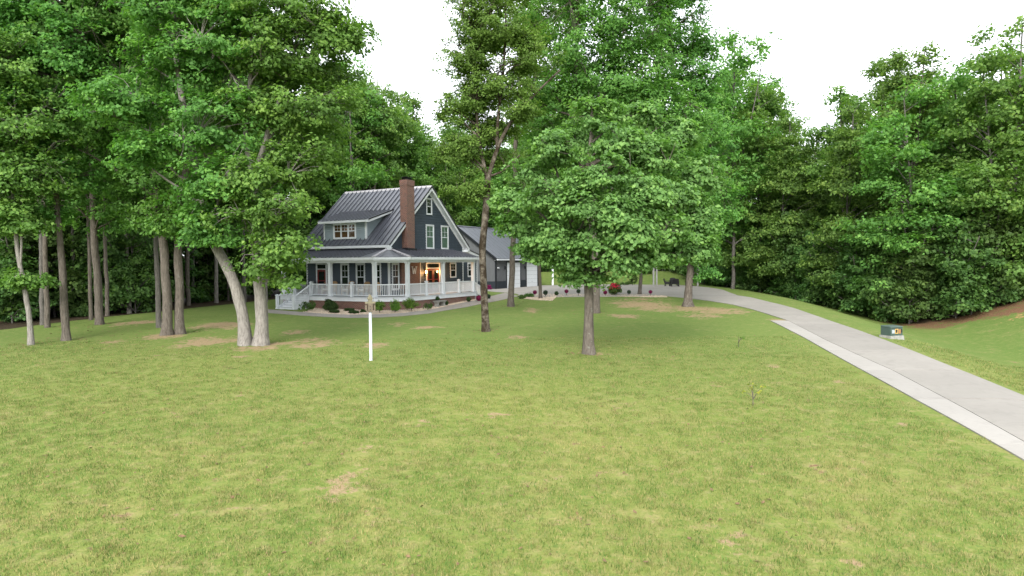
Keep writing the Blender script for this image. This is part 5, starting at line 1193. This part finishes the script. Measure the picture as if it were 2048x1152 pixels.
# ------------------------------------------------------------------ two saplings in the open lawn
def lawn_sapling(px, py, hpx, label, mat, seed, n):
    B = hit(px, py); k = B[1] / F_PX; h = hpx * k; rg = np.random.default_rng(seed)
    root = tag(empty('sapling', tuple(B)), label, 'sapling'); TV = []; TQ = []; nv = 0; tips = []
    for j in range(n):
        a = rg.uniform(0, 6.28); e = np.array([.45 * h * math.cos(a), .3 * h * math.sin(a), h * rg.uniform(.6, 1.0)]) if j else np.array([0, 0, h])
        st = np.array([0, 0, -.05 if j == 0 else h * rg.uniform(.25, .5)])
        V, Qd = tube([st, (st + e) / 2 + [0, 0, .05], e], [.014, .01, .005] if j == 0 else [.008, .006, .004], 5, rg); TV.append(V); TQ.append(Qd + nv); nv += len(V); tips.append(e)
    link('stem', npmesh('stem', np.concatenate(TV), np.concatenate(TQ), 'bark_grey'), root)
    tips = np.array(tips); V, Qd, tint = leaves(tips, unit(tips + .01), rg, 9, np.full(len(tips), h * .13), .9, .075, .5)
    link('leaf_tufts', npmesh('leaf_tufts', V, Qd, mat, tint), root)
lawn_sapling(1506, 812, 42, 'spindly sapling with yellow leaf tufts alone in the lawn', 'leaf_yellow', 4, 6)
lawn_sapling(1477, 694, 24, 'faint bare sapling in the lawn nearer the drive', 'leaf_fine', 6, 5)

simple('dry_leaf', (.16, .10, .05), .9, .4, 30)
fl = np.random.default_rng(31); FV = []; FQ = []
spots = [hit(*p) for p in ((507, 692), (345, 671), (133, 681), (199, 649), (971, 663), (1022, 613), (1179, 708), (1191, 626), (1375, 613), (63, 690))]
for i in range(1500):
    if i % 4: c = spots[fl.integers(len(spots))]; a = fl.uniform(0, 6.28); d = .4 + 4.5 * fl.random() ** 1.5; x, y = c[0] + d * math.cos(a), c[1] + d * math.sin(a)
    else: y = fl.uniform(8, 34); x = fl.uniform(-.7, .45) * y
    if x > float(GL(y)) - .3: continue
    z = tz(x, y) + fl.uniform(.012, .05); r = fl.uniform(.03, .07); a = fl.uniform(0, 6.28); tl = fl.normal(0, .012, 4); n0 = len(FV)
    FV += [(x + r * k_ * math.cos(a + j * 1.5708), y + r * k_ * math.sin(a + j * 1.5708), z + tl[j]) for j, k_ in enumerate((1, .55, 1, .5))]; FQ.append((n0, n0 + 1, n0 + 2, n0 + 3))
tag(link('fallen_leaves', npmesh('fallen_leaves', np.array(FV), np.array(FQ), 'dry_leaf')), 'dry brown leaves scattered on the lawn around the trunks', 'leaves', kind='stuff')

# ------------------------------------------------------------------ mown grass blades near the camera (uncountable)
tuft_v = []; tuft_f = []
tr_ = np.random.default_rng(9)
for i in range(46):
    a = tr_.uniform(0, 6.28); d = .2 * math.sqrt(tr_.random()); x, y = d * math.cos(a), d * math.sin(a); h = tr_.uniform(.025, .06); th = tr_.uniform(0, 6.28); wv = tr_.uniform(.004, .008)
    lx, ly = tr_.normal(0, .018, 2); n0 = len(tuft_v)
    tuft_v += [(x - wv * math.cos(th), y - wv * math.sin(th), -.005), (x + wv * math.cos(th), y + wv * math.sin(th), -.005), (x + lx, y + ly, h)]; tuft_f.append((n0, n0 + 1, n0 + 2))
tuft = bpy.data.objects.new('grass_tuft', npmesh('grass_tuft', np.array(tuft_v), np.array(tuft_f), 'grass_blade', tr_.random(len(tuft_f)), tri=True))
gx2 = np.arange(-27, 27, .5); gy2 = np.arange(5.5, 34, .5); A, Bq = np.meshgrid(gx2, gy2)
keep = (np.abs(A) < .8 * Bq + 1.5) & ((A + .7 < GL(Bq)) | (A > RR(Bq) + .15))
V = []; Fq = []; dens = []
dsm = dirt
def dirt_at(x, y):
    i = np.clip(np.searchsorted(gy, y), 0, len(gy) - 1); j = np.clip(np.searchsorted(gx, x), 0, len(gx) - 1); return dirt[i, j]
for x, y in zip(A[keep], Bq[keep]):
    n0 = len(V)
    for dx, dy in ((0, 0), (.5, 0), (.5, .5), (0, .5)):
        V.append((x + dx, y + dy, tz(x + dx, y + dy))); dens.append(max(0, 1 - 1.7 * dirt_at(x + dx, y + dy)) * float(np.interp(y, [6, 14, 24, 34], [26, 20, 12, 5])))
    Fq.append((n0, n0 + 1, n0 + 2, n0 + 3))
lm = npmesh('lawn_grass', np.array(V), np.array(Fq), 'grass_blade')
at_ = lm.attributes.new('density', 'FLOAT', 'POINT'); at_.data.foreach_set('value', np.array(dens, np.float32))
lawn = tag(link('lawn_grass', lm), 'short mown lawn grass mottled green and straw', 'grass', kind='stuff')
ng = bpy.data.node_groups.new('grass_scatter', 'GeometryNodeTree')
ng.interface.new_socket('Geometry', in_out='INPUT', socket_type='NodeSocketGeometry'); ng.interface.new_socket('Geometry', in_out='OUTPUT', socket_type='NodeSocketGeometry')
gi = ng.nodes.new('NodeGroupInput'); go = ng.nodes.new('NodeGroupOutput'); dp = ng.nodes.new('GeometryNodeDistributePointsOnFaces'); ip = ng.nodes.new('GeometryNodeInstanceOnPoints'); oi = ng.nodes.new('GeometryNodeObjectInfo')
na = ng.nodes.new('GeometryNodeInputNamedAttribute'); na.data_type = 'FLOAT'; na.inputs[0].default_value = 'density'
rv = ng.nodes.new('FunctionNodeRandomValue'); rv.data_type = 'FLOAT_VECTOR'; rv.inputs[0].default_value = (0, 0, 0); rv.inputs[1].default_value = (.15, .15, 6.28)
rs = ng.nodes.new('FunctionNodeRandomValue'); rs.data_type = 'FLOAT'; rs.inputs[2].default_value = .6; rs.inputs[3].default_value = 1.5
oi.inputs[0].default_value = tuft
L = ng.links.new
L(gi.outputs[0], dp.inputs['Mesh']); L(na.outputs['Attribute'], dp.inputs['Density']); L(dp.outputs['Points'], ip.inputs['Points']); L(oi.outputs['Geometry'], ip.inputs['Instance'])
L(rv.outputs[0], ip.inputs['Rotation']); L(rs.outputs[1], ip.inputs['Scale']); L(ip.outputs[0], go.inputs[0])
md = lawn.modifiers.new('grass', 'NODES'); md.node_group = ng
